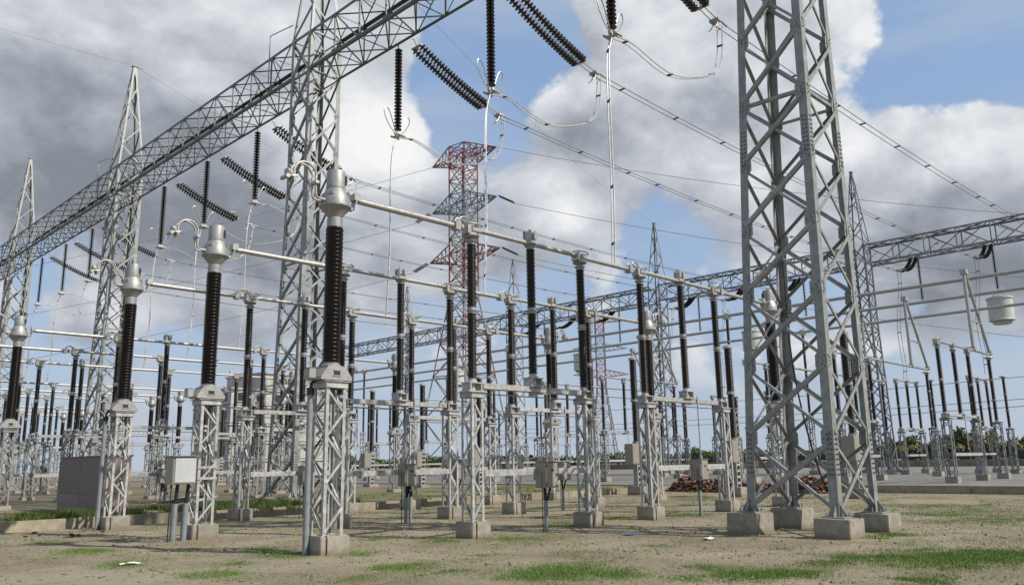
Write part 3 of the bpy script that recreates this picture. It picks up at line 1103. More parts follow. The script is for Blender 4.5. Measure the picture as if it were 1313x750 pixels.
# ------------------------------------------------------------------ insulator strings
DISC_ME = MB().lathe([(0.03, 0.06), (0.05, 0.055), (0.055, 0.02), (0.15, -0.02), (0.162, -0.045), (0.15, -0.05), (0.1, -0.035), (0.06, -0.06), (0.03, -0.085)], 14).mesh('disc', DISC, 0, 60)
DISC_LO = MB().lathe([(0.05, 0.06), (0.055, 0.02), (0.162, -0.03), (0.06, -0.05), (0.03, -0.085)], 8)


def horn(side, scale=1.0):
    p = [(0, 0, 0), (0.18, 0, 0.05), (0.42, 0, 0.3), (0.6, 0, 0.62), (0.62, 0, 0.86), (0.48, 0, 0.92), (0.34, 0, 0.72), (0.22, 0, 0.4), (0.1, 0, 0.1), (0.02, 0, 0.02)]
    return MB().tube(smooth_path([(x * side * scale * .95, yy, z * scale * .95) for x, yy, z in p], 4), 0.021, 6)


def suspension(n, pitch, fine=True):
    """hangs down from 0"""
    root = empty('suspension_string')
    if fine:
        for i in range(n):
            obj('disc', DISC_ME, root, (0, 0, -0.2 - pitch * i))
    else:
        m = MB()
        for i in range(n):
            m.add([(x, y, z - 0.2 - pitch * i) for x, y, z in DISC_LO.v], DISC_LO.f, True)
        o = obj('discs', (m, DISC), root)
        o['kind'] = 'stuff'
    h = MB().box((0, 0, -0.03), (0.05, 0.09, 0.2))
    h.tube([(0, 0, 0), (0, 0, -0.2 - pitch * n)], 0.02, 6)
    obj('link', (h, GALV), root)
    zb = -0.2 - pitch * n - 0.1
    c = MB().box((0, 0, zb), (0.3, 0.1, 0.1))
    c.box((0.0, 0, zb - 0.08), (0.14, 0.42, 0.07))
    c.tube([(-0.2, -.2, zb - .08), (0.22, -.2, zb - .1)], 0.04, 8)
    c.tube([(-0.2, .2, zb - .08), (0.22, .2, zb - .1)], 0.04, 8)
    obj('clamp', (c, ALU), root)
    if fine:
        for s in (-1, 1):
            obj('arcing_horn', (horn(s, 1.15 if s < 0 else 1.0), ALU), root, (0, 0, zb))
    return Proto(root), zb


SUSP, SZB = suspension(25, 0.146)
SUSP_F, _ = suspension(25, 0.146, False)


def tension(n, fine=True, L=3.72, drop=1.42, sag=0.42):
    """double string from the beam towards +x, sagging"""
    root = empty('tension_string')
    def pt(s): return V((0.25 + L * s, 0, -0.3 - drop * s + sag * (s * s - s)))
    lo = MB()
    for sy in (-0.23, 0.23):
        for i in range(n):
            s = (i + 0.5) / n
            d = (pt(s + .01) - pt(s - .01)).normalized()
            p = pt(s) + V((0, sy, 0))
            if fine:
                o = obj('disc', DISC_ME, root, p)
                o.rotation_euler = V((0, 0, -1)).rotation_difference(d).to_euler()
            else:
                q = V((0, 0, -1)).rotation_difference(d)
                lo.add([q @ V(v) + p for v in DISC_LO.v], DISC_LO.f, True)
        if True:
            h = MB().tube([pt(i / 12) + V((0, sy, 0)) for i in range(13)], 0.02, 6)
            obj('pin_line', (h, GALV), root)
    if not fine:
        o = obj('discs', (lo, DISC), root)
        o['kind'] = 'stuff'
    y = MB()
    a, b = pt(0), pt(1)
    y.tube([(0, 0, 0), (0.12, 0, -.06), a], 0.025, 6)
    y.tube([pt(i / 10) for i in range(11)], 0.012, 5)
    y.box((a.x - .02, 0, a.z), (0.1, 0.62, 0.05))
    y.box((b.x + .06, 0, b.z - .02), (0.12, 0.62, 0.05))
    y.tube([b + V((.1, -.1, -.02)), b + V((0.95, -.1, -.18))], 0.022, 6)
    y.tube([b + V((.1, .1, -.02)), b + V((0.95, .1, -.18))], 0.022, 6)
    e = b + V((0.95, 0, -.18))
    y.box((e.x, 0, e.z), (0.24, 0.36, 0.1))
    y.tube([(e.x + .1, -.14, e.z), (e.x + 0.55, -.14, e.z - .06)], 0.04, 8)
    y.tube([(e.x + .1, .14, e.z), (e.x + 0.55, .14, e.z - .06)], 0.04, 8)
    y.tube([(e.x, -.1, e.z), (e.x - .18, -.16, e.z - .3), (e.x - .32, -.16, e.z - .42)], 0.02, 6)
    y.tube([(e.x + .1, .1, e.z), (e.x - .05, .16, e.z - .3), (e.x - .2, .16, e.z - .42)], 0.02, 6)
    obj('yoke_and_clamp', (y, ALU), root)
    if fine:
        hm = MB().tube(smooth_path([b + V((0.05, .2, .02)), b + V((-.25, .2, .42)), b + V((.15, .2, .5)), b + V((.42, .2, .2)), b + V((.15, .2, .0))], 4), 0.02, 6)
        obj('arcing_horn', (hm, ALU), root)
    return Proto(root), e


TENS, TEND = tension(25)
TENS_F, _ = tension(25, False)
TENS_G, TENDG = tension(22, False, 3.1, 1.5, 1.5)


def catmull(pts, n): return smooth_path(pts, n)


def twin(name, pts, label, cat, group, sep=(0, 0.2, 0), r=0.018, nsp=4, mat=WIRE, n=8):
    root = thing(name, pts[0], label, cat, group)
    o = V(pts[0])
    path = [V(p) - o for p in catmull(pts, n)]
    sv = V(sep) / 2
    for s in (-1, 1):
        wob = [p + sv * s * (1 + 0.0 * i) for i, p in enumerate(path)]
        obj('wire', (MB().tube(wob, r, 6), mat), root)
    sp = MB()
    for k in range(nsp):
        p = path[int((k + 0.6) / nsp * (len(path) - 1))]
        obj('spacer', (MB().bar(p - sv * 1.15, p + sv * 1.15, 0.05, 0.06), BOLT), root)
    return root


G2ROW = [18.1 - 5.9, 18.1, 24.0]
PHN = ['near', 'middle', 'far']
for b in range(3):
    for ph in range(3):
        ri = b * 3 + ph
        y = ROWS[ri]
        rn = ROWN[ri]
        fine = b < 2
        y = yb = y + (0, 0, 0, .2, .45, .7, 1.5, 1.7, 1.9)[ri]
        ty = yb - (.85, .85, .85, 1.35, 1.35, 1.35, 1.3, 1.3, 1.3)[ri]
        (SUSP if fine else SUSP_F).place((19.2 - .15 * 0, yb, 18.84), f'dark disc string hanging vertically from the near beam above the {rn} tube', 'insulator string', 'vertical insulator strings on the near gantry')
        (TENS if fine else TENS_F).place((19.25, ty, 18.84), f'double dark disc string pulled out from the near beam above the {rn} tube', 'insulator string', 'double insulator strings on the near gantry')
        zb = 18.84 + SZB
        q = V((19.25, ty, 18.84)) + TEND
        twin('dropper_conductor', [(19.15, yb, zb - .1), (18.95, yb + .02, zb - .9), (18.85, yb - .02, zb - 2.4), (18.9, yb + .02, 10.2), (18.8, yb - .02, 8.6), (18.75, yb, 7.33)],
             f'twin wires dropping from the vertical string to the {rn} tube', 'wire', 'dropper wires to the tubes', (0.1, 0.17, 0), 0.021, 4)
        twin('jumper_conductor', [(19.3, yb, zb - .1), (20.2, yb, zb + .05 - .1), (21.7, (yb + ty) / 2, zb - .72), (23.3, ty, zb - .38), (24.2, ty, zb + .45), (q.x + .3, q.y, q.z - .1)],
             f'slack twin jumper looping to the double string above the {rn} tube', 'wire', 'jumper wires under the near gantry', (0.05, 0.22, 0.05), 0.022, 4)
        y2 = G2ROW[ph] + 22.45 * b
        e2 = V((G2X - 0.85 - TENDG.x, y2, 18.86 + TENDG.z))
        mid = (q + e2) / 2
        pts = []
        for k in range(13):
            t = k / 12
            p = q + V((.5, 0, -.05)) + (e2 - q) * t
            p.z -= 0.55 * 4 * t * (1 - t)
            pts.append(tuple(p))
        twin('span_conductor', pts, f'twin line wires spanning to the far gantry from above the {rn} tube', 'wire', 'span wires between gantries', (0, 0.26, 0), 0.019, 13, WIRE_DARK, 3)
        t = TENS_G.place((G2X - 0.85, y2, 18.86), f'dark double disc string ending the span wires, {PHN[ph]} phase, {ORD[b]} span of the far gantry', 'insulator string', 'double insulator strings on the far gantry', math.pi)
        s = SUSP_F.place((G2X, y2, 18.85), f'dark disc string hanging from the far gantry, {PHN[ph]} phase, {ORD[b]} span', 'insulator string', 'vertical insulator strings on the far gantry')
        twin('dropper_conductor', [(G2X - 5.0, y2, 17.0), (G2X - 5.2, y2, 15.2), (G2X - 5.6, y2 + .3, 12), (G2X - 5.9, y2 + .1, 9), (G2X - 6.3, y2, 7.6)],
             f'thin twin wires dropping near the far gantry, {PHN[ph]} phase, {ORD[b]} span', 'wire', 'dropper wires at the far gantry', (0.15, 0.3, 0), 0.02, 3, WIRE_DARK)


def wave_trap():
    root = empty('wave_trap')
    m = MB().lathe([(0.3, -2.22), (0.8, -2.17), (0.97, -2.12), (0.97, -2.05), (0.93, -2.0), (0.93, -0.35), (1.0, -0.33), (1.0, -0.2), (0.93, -0.16), (0.5, -0.1), (0.1, -0.08)], 28)
    obj('drum', (m, TRAP, 0, 35), root)
    f = MB()
    for w in range(4):
        a = math.pi / 2 * w + .4
        f.bar((0.6 * math.cos(a), 0.6 * math.sin(a), -.12), (0.08 * math.cos(a), 0.08 * math.sin(a), .28), 0.05, 0.05)
    f.box((0, 0, 0.3), (0.2, 0.2, 0.1))
    obj('hanger', (f, GALV), root)
    d = MB().lathe([(0.02, -2.45), (0.6, -2.4), (0.72, -2.3), (0.7, -2.225)], 20)
    obj('bottom_dish', (d, TRAP), root)
    return Proto(root)


TRAPP = wave_trap()
for i in range(4):
    TRAPP.place((G2X, 18.1 + 22.45 * i, 18.85 + SZB - .42), f'pale drum shaped wave trap hung below the far gantry, {ORD[i]} from the right', 'wave trap', 'wave traps')


# ------------------------------------------------------------------ circuit breakers beyond the transformers
def breaker():
    root = empty('circuit_breaker')
    obj('plinth', (MB().box((0, 0, 0.05), (0.8, 0.8, 0.72)), CONC, 0.015), root)
    for s in (-1, 1):
        m = MB().box((s * 0.16, 0, 1.38), (0.07, 0.26, 1.93))
        obj('post_channel', (m, GALV_OLD), root)
    m = MB()
    for i in range(7):
        m.box((0.0, -0.137, 0.6 + 0.27 * i), (0.26, 0.01, 0.1))
        m.box((0.0, 0.137, 0.6 + 0.27 * i), (0.26, 0.01, 0.1))
    obj('battens', (m, GALV), root)
    cb = MB().box((-0.55, -0.1, 2.0), (0.55, 0.5, 1.0))
    obj('cabinet', (cb, BOXP, 0.012), root)
    hd = MB().box((-0.55, -0.356, 2.0), (0.49, 0.014, 0.92))
    obj('cabinet_door', (hd, BOXP), root)
    f = MB().lathe([(0.3, 2.36), (0.3, 2.42), (0.2, 2.44), (0.2, 2.62)], 18)
    f.box((0, 0, 2.24), (0.5, 0.4, 0.22))
    obj('gear_head', (f, FLANGE, 0, 40), root)
    obj('lower_column', (sheds(0.13, 0.18, 2.62, 4.6, 24, 0.165, 16), PORC, 0, 80), root)
    obj('middle_flange', (MB().lathe([(0.14, 4.6), (0.2, 4.62), (0.2, 4.74), (0.14, 4.76)], 18), FLANGE, 0, 40), root)
    obj('upper_column', (sheds(0.15, 0.2, 4.76, 6.75, 24, 0.185, 16), PORC, 0, 80), root)
    obj('top_cap', (MB().lathe([(0.16, 6.75), (0.22, 6.77), (0.22, 6.86), (0.12, 6.95), (0.05, 6.97)], 18), ALU, 0, 40), root)
    return Proto(root)


BRK = breaker()
for ri in range(9):
    BRK.place((34.5, ROWS[ri], 0.0), f'circuit breaker, dark column over grey cabinet, beyond the {ROWN[ri]} tube row', 'circuit breaker', 'circuit breakers')

# ------------------------------------------------------------------ bus tubes high across the far yard
BUSX = [55.0, 61.0, 67.5]
for i, x in enumerate(BUSX):
    r = thing('bus_tube', (x, 3, 12.3), ['long high bus tube crossing the yard, uppermost of three', 'long high bus tube crossing the yard, middle of three', 'long high bus tube crossing the yard, lowest of three'][i], 'bus tube', 'high bus tubes')
    obj('tube', (MB().tube([(0, 0, 0), (0, 112, 0)], 0.115, 12), ALU, 0, 60), r)
    cl = MB()
    for yy in (28.5, 52, 75.5):
        cl.box((0, yy, 0), (0.34, 0.36, 0.34))
    obj('clamp', (cl, ALU), r)


def bus_post():
    root = empty('bus_post')
    obj('plinth', (MB().box((0, 0, 0.2), (0.7, 0.7, 0.6)), CONC, 0.015), root)
    m = MB()
    ped_z = 5.2
    h = 0.24
    for sx, sy in CORN:
        m.angle((sx * h, sy * h, 0.5), (sx * h, sy * h, ped_z), 0.08, 0.01, (-sx, 0, 0), (0, -sy, 0))
    for fi, (n, c1, c2) in enumerate(FACES):
        for k in range(10):
            a_, b_ = (c1, c2) if (k + fi) % 2 else (c2, c1)
            m.brace((a_[0] * h, a_[1] * h, 0.5 + .47 * k), (b_[0] * h, b_[1] * h, 0.5 + .47 * (k + 1)), n, 0.05, 0.008, 0.004)
    m.box((0, 0, ped_z + .02), (0.6, 0.6, 0.04))
    obj('lattice_frame', (m, GALV), root)
    z = ped_z + 0.1
    for k in range(4):
        obj('porcelain_unit', UNIT, root, (0, 0, z))
        obj('flange', (MB().lathe([(0.09, 0), (0.13, 0.01), (0.13, 0.1), (0.09, 0.11)], 14), FLANGE, 0, 40), root, (0, 0, z + 1.55))
        z += 1.66
    ring = arc((0, 0, z + 0.05), 0.3, 0, 2 * math.pi * 23 / 24, 23, (1, 0, 0), (0, 1, 0))
    r_ = MB().tube(ring, 0.03, 8, True)
    ring = arc((0, 0, z + 0.35), 0.38, 0, 2 * math.pi * 23 / 24, 23, (1, 0, 0), (0, 0, 1))
    r_.tube(ring, 0.03, 8, True)
    r_.bar((-.3, 0, z + .05), (.3, 0, z + .05), 0.05, 0.05)
    r_.bar((0, 0, z), (0, 0, z + .3), 0.07, 0.07)
    obj('corona_ring', (r_, ALU), root)
    return Proto(root)


BPOST = bus_post()
for i, x in enumerate(BUSX):
    for j, yy in enumerate((31.5, 55.0, 78.5)):
        BPOST.place((x, yy, 0.1), f'tall slim post insulator under the {["uppermost", "middle", "lowest"][i]} high bus tube, {ORD[j]} post from the right', 'insulator', 'tall posts of the high bus tubes')


# far switches, their pedestals, links up to the bus
def triple_post():
    root = empty('post_insulator')
    obj('base_flange', (MB().lathe([(0.12, 0), (0.12, 0.05), (0.095, 0.06), (0.095, 0.12)], 14), FLANGE, 0, 40), root)
    z = 0.1
    m = sheds(0.085, 0.125, 0, 1.12, 19, 0.112, 12).mesh('porcelain_unit', PORC, 0, 80)
    for k in range(3):
        obj('porcelain_unit', m, root, (0, 0, z))
        obj('flange', (MB().lathe([(0.09, 0), (0.13, 0.01), (0.13, 0.1), (0.09, 0.11)], 14), FLANGE, 0, 40), root, (0, 0, z + 1.11))
        z += 1.21
    c = MB().lathe([(0.1, z), (0.24, z + .02), (0.26, z + .06), (0.24, z + .09), (0.1, z + .1)], 18)
    obj('top_cap', (c, ALU, 0, 40), root)
    return Proto(root)


TRI = triple_post()


def inverted_v(L):
    root = empty('bus_riser')
    obj('riser_leg', (MB().tube([(-0.1, 0, 0), (-0.1, 0, L)], 0.1, 10), ALU), root)
    obj('riser_leg', (MB().tube([(3.0, 0, 0), (0.12, 0, L)], 0.085, 10), ALU), root)
    c = MB().bar((-.1, 0, L * .38), (1.95, 0, L * .36), 0.07, 0.07)
    c.box((0, 0, L), (0.5, 0.34, 0.3))
    c.box((-.1, 0, 0.0), (0.3, 0.24, 0.2))
    c.box((3.0, 0, 0.0), (0.3, 0.24, 0.2))
    obj('cross_tie', (c, ALU), root)
    return Proto(root)


INV = inverted_v(12.3 - 7.75)
nfar = 0
for ri in range(9):
    y, rn = ROWS[ri] - (0.1 if ri < 3 else 0.5), ROWN[ri]
    bx = BUSX[ri % 3]
    zb = PLAT_Z - .02
    xs_ = [46.0, 48.5, 51.0]
    for k, x in enumerate(xs_):
        (MID if k == 1 else JAW).place((x, y, 3.3 + zb), f'far brown post insulator, {ORD[k]} of three in the switch beyond the {rn} tube row', 'insulator', 'post insulators of the far switches')
        if k != 1:
            PED_FAR.place((x, y, zb - 0.02), f'far lattice pedestal under the {"left" if k == 0 else "right"} post of the switch beyond the {rn} tube row', 'pedestal', 'pedestals of the far switches')
    FRAME5.place((46.0, y, zb), f'far disconnect switch beyond the {rn} tube row', 'switch', 'far disconnect switches')
    L = bx - 51.0
    o = thing('busbar_tube', (51.1, y, TZ + .3), f'far aluminium tube from the switch beyond the {rn} tube row to the bus riser', 'tube', 'far aluminium tubes')
    obj('tube', (MB().tube([(0, 0, 0), (L + 0.4, 0, 0)], 0.075, 12), ALU), o)
    INV.place((bx - .0, y, TZ + .42) if False else (bx - 2.6, y, TZ + .42), f'white inverted V bus riser above the switch beyond the {rn} tube row', 'bus riser', 'bus risers')
    TRI.place((bx, y, 3.3 + zb), f'far three part post under the bus riser beyond the {rn} tube row', 'insulator', 'posts under the bus risers')
    PED_FAR.place((bx, y, zb - .02), f'far lattice pedestal under the bus riser post beyond the {rn} tube row', 'pedestal', 'pedestals under the bus risers')

# second far switches, next to the far gantry
D2 = []
for b in range(3):
    for ph, (yy, x0) in enumerate(((19.6 - 5.7, 69.5), (19.6, 69.7), (24.2, 67.5))):
        y = yy + 22.5 * b
        wh = f'{PHN[ph]} phase, {ORD[b]} far gantry span'
        for k in range(3):
            (MID if k == 1 else JAW).place((x0 + 2.25 * k, y, 3.3 + PLAT_Z), f'small distant post insulator, {ORD[k]} of three, {wh}', 'insulator', 'post insulators by the far gantry')
            if k != 1:
                PED_FAR.place((x0 + 2.25 * k, y, PLAT_Z - .04), f'distant lattice support, {"left" if k == 0 else "right"} pedestal of the switch, {wh}', 'pedestal', 'pedestals by the far gantry')
        FRAME45.place((x0, y, PLAT_Z), f'distant disconnect switch, {wh}', 'switch', 'disconnect switches by the far gantry')
for i, (x, y) in enumerate(((68.0, 21.8), (69.6, 17.2), (57.4, 24.6), (68.0, 44.3), (69.6, 39.6), (57.4, 47.0))):
    lb = ['between two distant switches right of the closest tower', 'nearest the right photo edge', 'just right of the closest tower', 'in the middle background', 'in the middle background, right one of a pair', 'in the background behind the third tube row'][i]
    TRI.place((x, y, 3.3 + PLAT_Z), f'lone far three part post insulator {lb}', 'insulator', 'lone far posts')
    PED_FAR.place((x, y, PLAT_Z - .04), f'lone far lattice pedestal {lb}', 'pedestal', 'pedestals of lone far posts')

# ------------------------------------------------------------------ conduits and junction box by the transformers
def conduit(x, y, z1, label):
    r = thing('conduit_pipe', (x, y, 0), label, 'pipe', 'grey conduits at the transformers')
    obj('pipe', (MB().tube([(0, 0, -.1), (0, 0, z1)], 0.06, 12), PIPE), r)
    obj('coupling', (MB().lathe([(0.075, 0), (0.075, 0.14)], 12, (0, 0, z1 - .1)), BLACK), r)
    cb = MB().tube(smooth_path([(0, 0, z1), (0.02, -.01, z1 + .14), (0.1, -.03, z1 + .2)], 4), 0.03, 8)
    obj('cable_end', (cb, BLACK), r)


conduit(8.82, 14.42, 3.15, 'grey conduit pipe up the left side of the nearest silver transformer pedestal')
conduit(8.80, 25.50, 3.15, 'grey conduit pipe up the left side of the third silver transformer pedestal')
jr = thing('junction_box', (8.52, 19.52, 0), 'pale junction box on two grey pipes left of the second transformer pedestal', 'control box')
obj('cabinet', (MB().box((0, 0, 1.62), (0.56, 0.44, 0.64)), BOXP, 0.012), jr)
obj('door', (MB().box((0.01, -0.23, 1.62), (0.49, 0.02, 0.56)), BOXW, 0.004), jr)
obj('roof_lip', (MB().box((0, -0.02, 1.95), (0.63, 0.52, 0.016)), BOXP), jr)
for x in (-.1, .16):
    obj('conduit', (MB().tube([(x, 0.02, -.1), (x + .02, 0.02, 0.86)], 0.07, 12), PIPE), jr)
    obj('cable', (MB().tube([(x + .02, 0.02, .8), (x + .05, 0, 1.35)], 0.045, 8), BLACK), jr)
obj('earth_cable', (MB().tube([(-.26, -.1, -.05), (-.24, -.1, 1.4)], 0.014, 6), BLACK), jr)

# ------------------------------------------------------------------ granite clad block behind the kerb
gr = thing('granite_block', (10.3, 29.6, 0.1), 'dark granite clad block standing in grass behind the kerb at left', 'block')
obj('core', (MB().box((0.44, 2.2, 1.0), (0.84, 4.36, 1.98)), STONEP), gr)
for r_ in range(2):
    for c_ in range(2):
        z0, z1 = (0.0, 0.75) if r_ == 0 else (0.756, 2.0)
        t_ = MB().box((-0.0, 1.1 + 2.2 * c_, (z0 + z1) / 2), (0.045, 2.19, z1 - z0))
        obj('granite_tile', (t_, GRANITE, 0.004), gr)
        t_ = MB().box((0.22 + 0.43 * c_, 0.0, (z0 + z1) / 2), (0.42, 0.045, z1 - z0))
        obj('granite_tile', (t_, STONEP, 0.004), gr)
obj('cap_slab', (MB().box((0.44, 2.2, 2.03), (0.98, 4.5, 0.05)), GRANITE, 0.008), gr)

# things lying in the grass behind the kerb
p_ = thing('dark_panel', (13.6, 30.6, UP_Z), 'dark flat panel with pale rim lying tilted in the grass behind the kerb', 'panel', None, 0.35)
obj('sheet', (MB().box((0, 0, 0.3), (1.9, 1.25, 0.05), Matrix.Rotation(-.12, 3, 'Y')), TARP, 0.006), p_)
rim = MB()
R_ = Matrix.Rotation(-.12, 3, 'Y')
for a_, b_ in (((-.97, -.65), (.97, -.65)), ((.97, -.65), (.97, .65)), ((.97, .65), (-.97, .65)), ((-.97, .65), (-.97, -.65))):
    rim.bar(R_ @ V((*a_, 0.0)) + V((0, 0, .3)), R_ @ V((*b_, 0.0)) + V((0, 0, .3)), 0.05, 0.08)
obj('rim', (rim, BOXW), p_)
for i, (dx, dy, lb) in enumerate(((-.2, -1.0, 'left'), (.55, -.85, 'right'))):
    o = obj('pale_block', (MB().box((0, 0, .13), (0.4, 0.3, 0.28)), BOXW, 0.01), None, (13.0 + dx, 29.5 + dy, UP_Z), (0, 0, .3 * i))
    tag(o, f'small pale block in grass below the dark panel, {lb} one', 'block', 'pale blocks in the grass')

# loose cable hanging inside the closest tower
cb = MB().tube(smooth_path([(18.2, 8.9, 8.2), (18.25, 8.85, 6.0), (18.15, 8.8, 4.2), (18.3, 8.7, 2.6), (18.75, 8.6, 1.2), (19.3, 8.6, 0.75)], 8), 0.02, 6)
tag(obj('hanging_cable', (cb, BLACK)), 'black cable hanging loose inside the closest lattice tower', 'cable')
ec = MB().box((0, -0.005, -.22), (0.05, 0.012, 0.5)).box((0, 0.11, 0.02), (0.05, 0.24, 0.012))
tag(obj('earth_strap', (ec, BLACK), None, (17.62, 7.345, 0.425)), 'black earth strap over the front plinth of the closest tower', 'strap')
# thin outrigger frames on the second and third towers
for i, lb in ((1, 'second'), (2, 'third')):
    m = MB().tube([(GX - .8, TY[i] + .8, 21.6), (GX - .8, TY[i] + 2.9, 21.9), (GX - .8, TY[i] + 2.9, 19.4)], 0.03, 6)
    tag(obj('outrigger_rod', (m, GALV)), f'thin bent rod standing out left of the {lb} gantry tower above its beam', 'rod', 'bent rods on gantry towers')

# ------------------------------------------------------------------ brick heaps
BR = MB().box((0, 0, 0), (0.24, 0.115, 0.07)).mesh('loose_brick', BRICK, 0.006)
heaps = [(38.9, 25.0, 1.5, 0.6, 0.8), (39.0, 23.1, 1.3, 0.55, 0.66), (38.95, 20.8, 1.6, 0.5, 0.42), (38.9, 18.7, 1.7, 0.6, 0.72)]
def heap_pt():
    hx, hy, ry, rx, hh = heaps[RND.choice((0, 0, 1, 1, 2, 3, 3))]
    u, v = RND.uniform(-1, 1), RND.uniform(-1, 1)
    while u * u + v * v > 1: u, v = RND.uniform(-1, 1), RND.uniform(-1, 1)
    z = hh * (1 - (u * u + v * v)) ** 0.7
    return V((hx + u * rx, hy + v * ry, z))
for i in range(300):
    p = heap_pt()
    o = obj('loose_brick', BR, None, (p.x, p.y, p.z + 0.02 + RND.uniform(-.03, .05)), (RND.uniform(-.9, .9), RND.uniform(-.9, .9), RND.uniform(0, 6.3)))
    tag(o, 'loose red brick lying in the heaps beyond the closest tower', 'brick', 'loose bricks in the heaps')
mh = MB()
for i in range(700):
    p = heap_pt()
    p.z *= RND.uniform(.35, .95)
    e = Matrix.Rotation(RND.uniform(0, 6.3), 3, 'Z') @ Matrix.Rotation(RND.uniform(-.9, .9), 3, 'X')
    mh.box(p, (0.24, 0.115, 0.07), e)
o = obj('brick_heap', (mh, BRICK))
tag(o, 'inner mass of the red brick heaps beyond the closest tower', 'bricks', None, 'stuff')
for i, (x, y) in enumerate(((7.9, 24.6), (8.3, 24.9), (7.4, 23.9), (6.9, 24.5), (8.6, 24.2), (7.1, 25.2), (7.7, 23.5), (6.6, 23.6), (22.3, 26.0), (22.9, 26.1), (23.3, 25.9))):
    for k in range(2):
        o = obj('brick_fragment', BR, None, (x + RND.uniform(-.25, .25), y + RND.uniform(-.2, .2), 0.03 + gz(x, y)), (RND.uniform(-.3, .3), RND.uniform(-.3, .3), RND.uniform(0, 6)))
        o.scale = (RND.uniform(.2, .6), RND.uniform(.3, .8), RND.uniform(.3, .7))
        tag(o, 'broken red brick fragment lying on the soil before the kerb', 'brick', 'broken bricks before the kerb')

tp = MB()
nx = 16
vs = [(x / nx * 2 - 1, 0, 0) for x in range(1)]
vv, ff = [], []
for j in range(nx + 1):
    for i in range(nx + 1):
        u, v = i / nx * 2 - 1, j / nx * 2 - 1
        z = max(0, 1 - (u * u + v * v)) ** .6 * 0.62 + 0.1 * mn.noise(V((u * 3, v * 3, 1)))
        vv.append((u * 0.45, v * 0.7, max(-.05, z * .8)))
for j in range(nx):
    for i in range(nx): ff.append((j * (nx + 1) + i, j * (nx + 1) + i + 1, (j + 1) * (nx + 1) + i + 1, (j + 1) * (nx + 1) + i))
tp.add(vv, ff, True)
tag(obj('tarpaulin', (tp, TARP), None, (38.25, 21.3, 0)), 'crumpled black tarpaulin between the brick heaps', 'tarpaulin')

# litter
def rag(name, x, y, s, mat, label):
    m = MB()
    n_ = 6
    vv = [(s * (i / n_ - .5) * 1.6, s * (j / n_ - .5), 0.02 + s * 0.22 * abs(mn.noise(V((i * .8, j * .8, x))))) for j in range(n_ + 1) for i in range(n_ + 1)]
    ff = [(j * (n_ + 1) + i, j * (n_ + 1) + i + 1, (j + 1) * (n_ + 1) + i + 1, (j + 1) * (n_ + 1) + i) for j in range(n_) for i in range(n_)]
    m.add(vv, ff)
    tag(obj(name, (m, mat), None, (x, y, gz(x, y)), (0, 0, x)), label, 'litter')


rag('paper_scrap', 6.0, 15.6, 0.22, WHITEP, 'white scrap of paper on bare soil at lower left')
rag('plastic_scrap', 15.6, 11.8, 0.2, BLUEP, 'small blue plastic scrap on soil left of the closest tower')
rag('plastic_bag', 15.9, 9.9, 0.22, WHITEP, 'small crumpled pale bag on soil before the closest tower')

# ------------------------------------------------------------------ transmission towers far off
def pylon(H, base, top, waist, arms, red, label, loc, rot, th):
    """arms: (z, half length, rise)"""
    root = thing('transmission_tower', loc, label, 'transmission tower', None, rot)
    def hw(z): return base / 2 + (top / 2 - base / 2) * min(1, z / waist)
    lv = [0]
    z = 0
    while z < H - .5:
        z += max(2.3, hw(z) * 1.5)
        lv.append(min(z, H))
    br = th * .6
    for i, (za, zb) in enumerate(zip(lv[:-1], lv[1:])):
        m = MB()
        ha, hb = hw(za), hw(zb)
        for sx, sy in CORN: m.bar((sx * ha, sy * ha, za), (sx * hb, sy * hb, zb), th, th)
        for n, c1, c2 in FACES:
            m.bar((c1[0] * ha, c1[1] * ha, za), (c2[0] * hb, c2[1] * hb, zb), br, br)
            m.bar((c2[0] * ha, c2[1] * ha, za), (c1[0] * hb, c1[1] * hb, zb), br, br)
            m.bar((c1[0] * hb, c1[1] * hb, zb), (c2[0] * hb, c2[1] * hb, zb), br, br)
        obj('tower_section', (m, TOWRED if red(za / H) else TOWGREY), root)
    for z, hl, dz in arms:
        for s in (-1, 1):
            m = MB()
            h0, h1 = hw(z), hw(z + dz)
            tip = V((s * hl, 0, z + dz * .35))
            for sy in (-1, 1):
                a, b = V((s * h0, sy * h0, z)), V((s * h1, sy * h1, z + dz))
                m.bar(a, tip, br * 1.3, br * 1.3)
                m.bar(b, tip, br * 1.3, br * 1.3)
                for k in range(1, 5):
                    m.bar(a.lerp(tip, k / 5), b.lerp(tip, k / 5), br * .8, br * .8)
                    m.bar(a.lerp(tip, (k - 1) / 5), b.lerp(tip, k / 5), br * .8, br * .8)
            for k in range(1, 5):
                m.bar(V((s * h0, -h0, z)).lerp(tip, k / 5), V((s * h0, h0, z)).lerp(tip, k / 5), br * .8, br * .8)
                m.bar(V((s * h0, -h0, z)).lerp(tip, (k - 1) / 5), V((s * h0, h0, z)).lerp(tip, k / 5), br * .8, br * .8)
            obj('cross_arm', (m, TOWRED if red(z / H) else TOWGREY), root)
    return root


def pw(px, py, x):
    """where the sight line of a far feature reaches the distance x"""
    d = fw * FPX + r2 * (px - 656.5) - u2 * (py - 375)
    t = x / d.x
    return V((x, d.y * t, EYE + d.z * t))


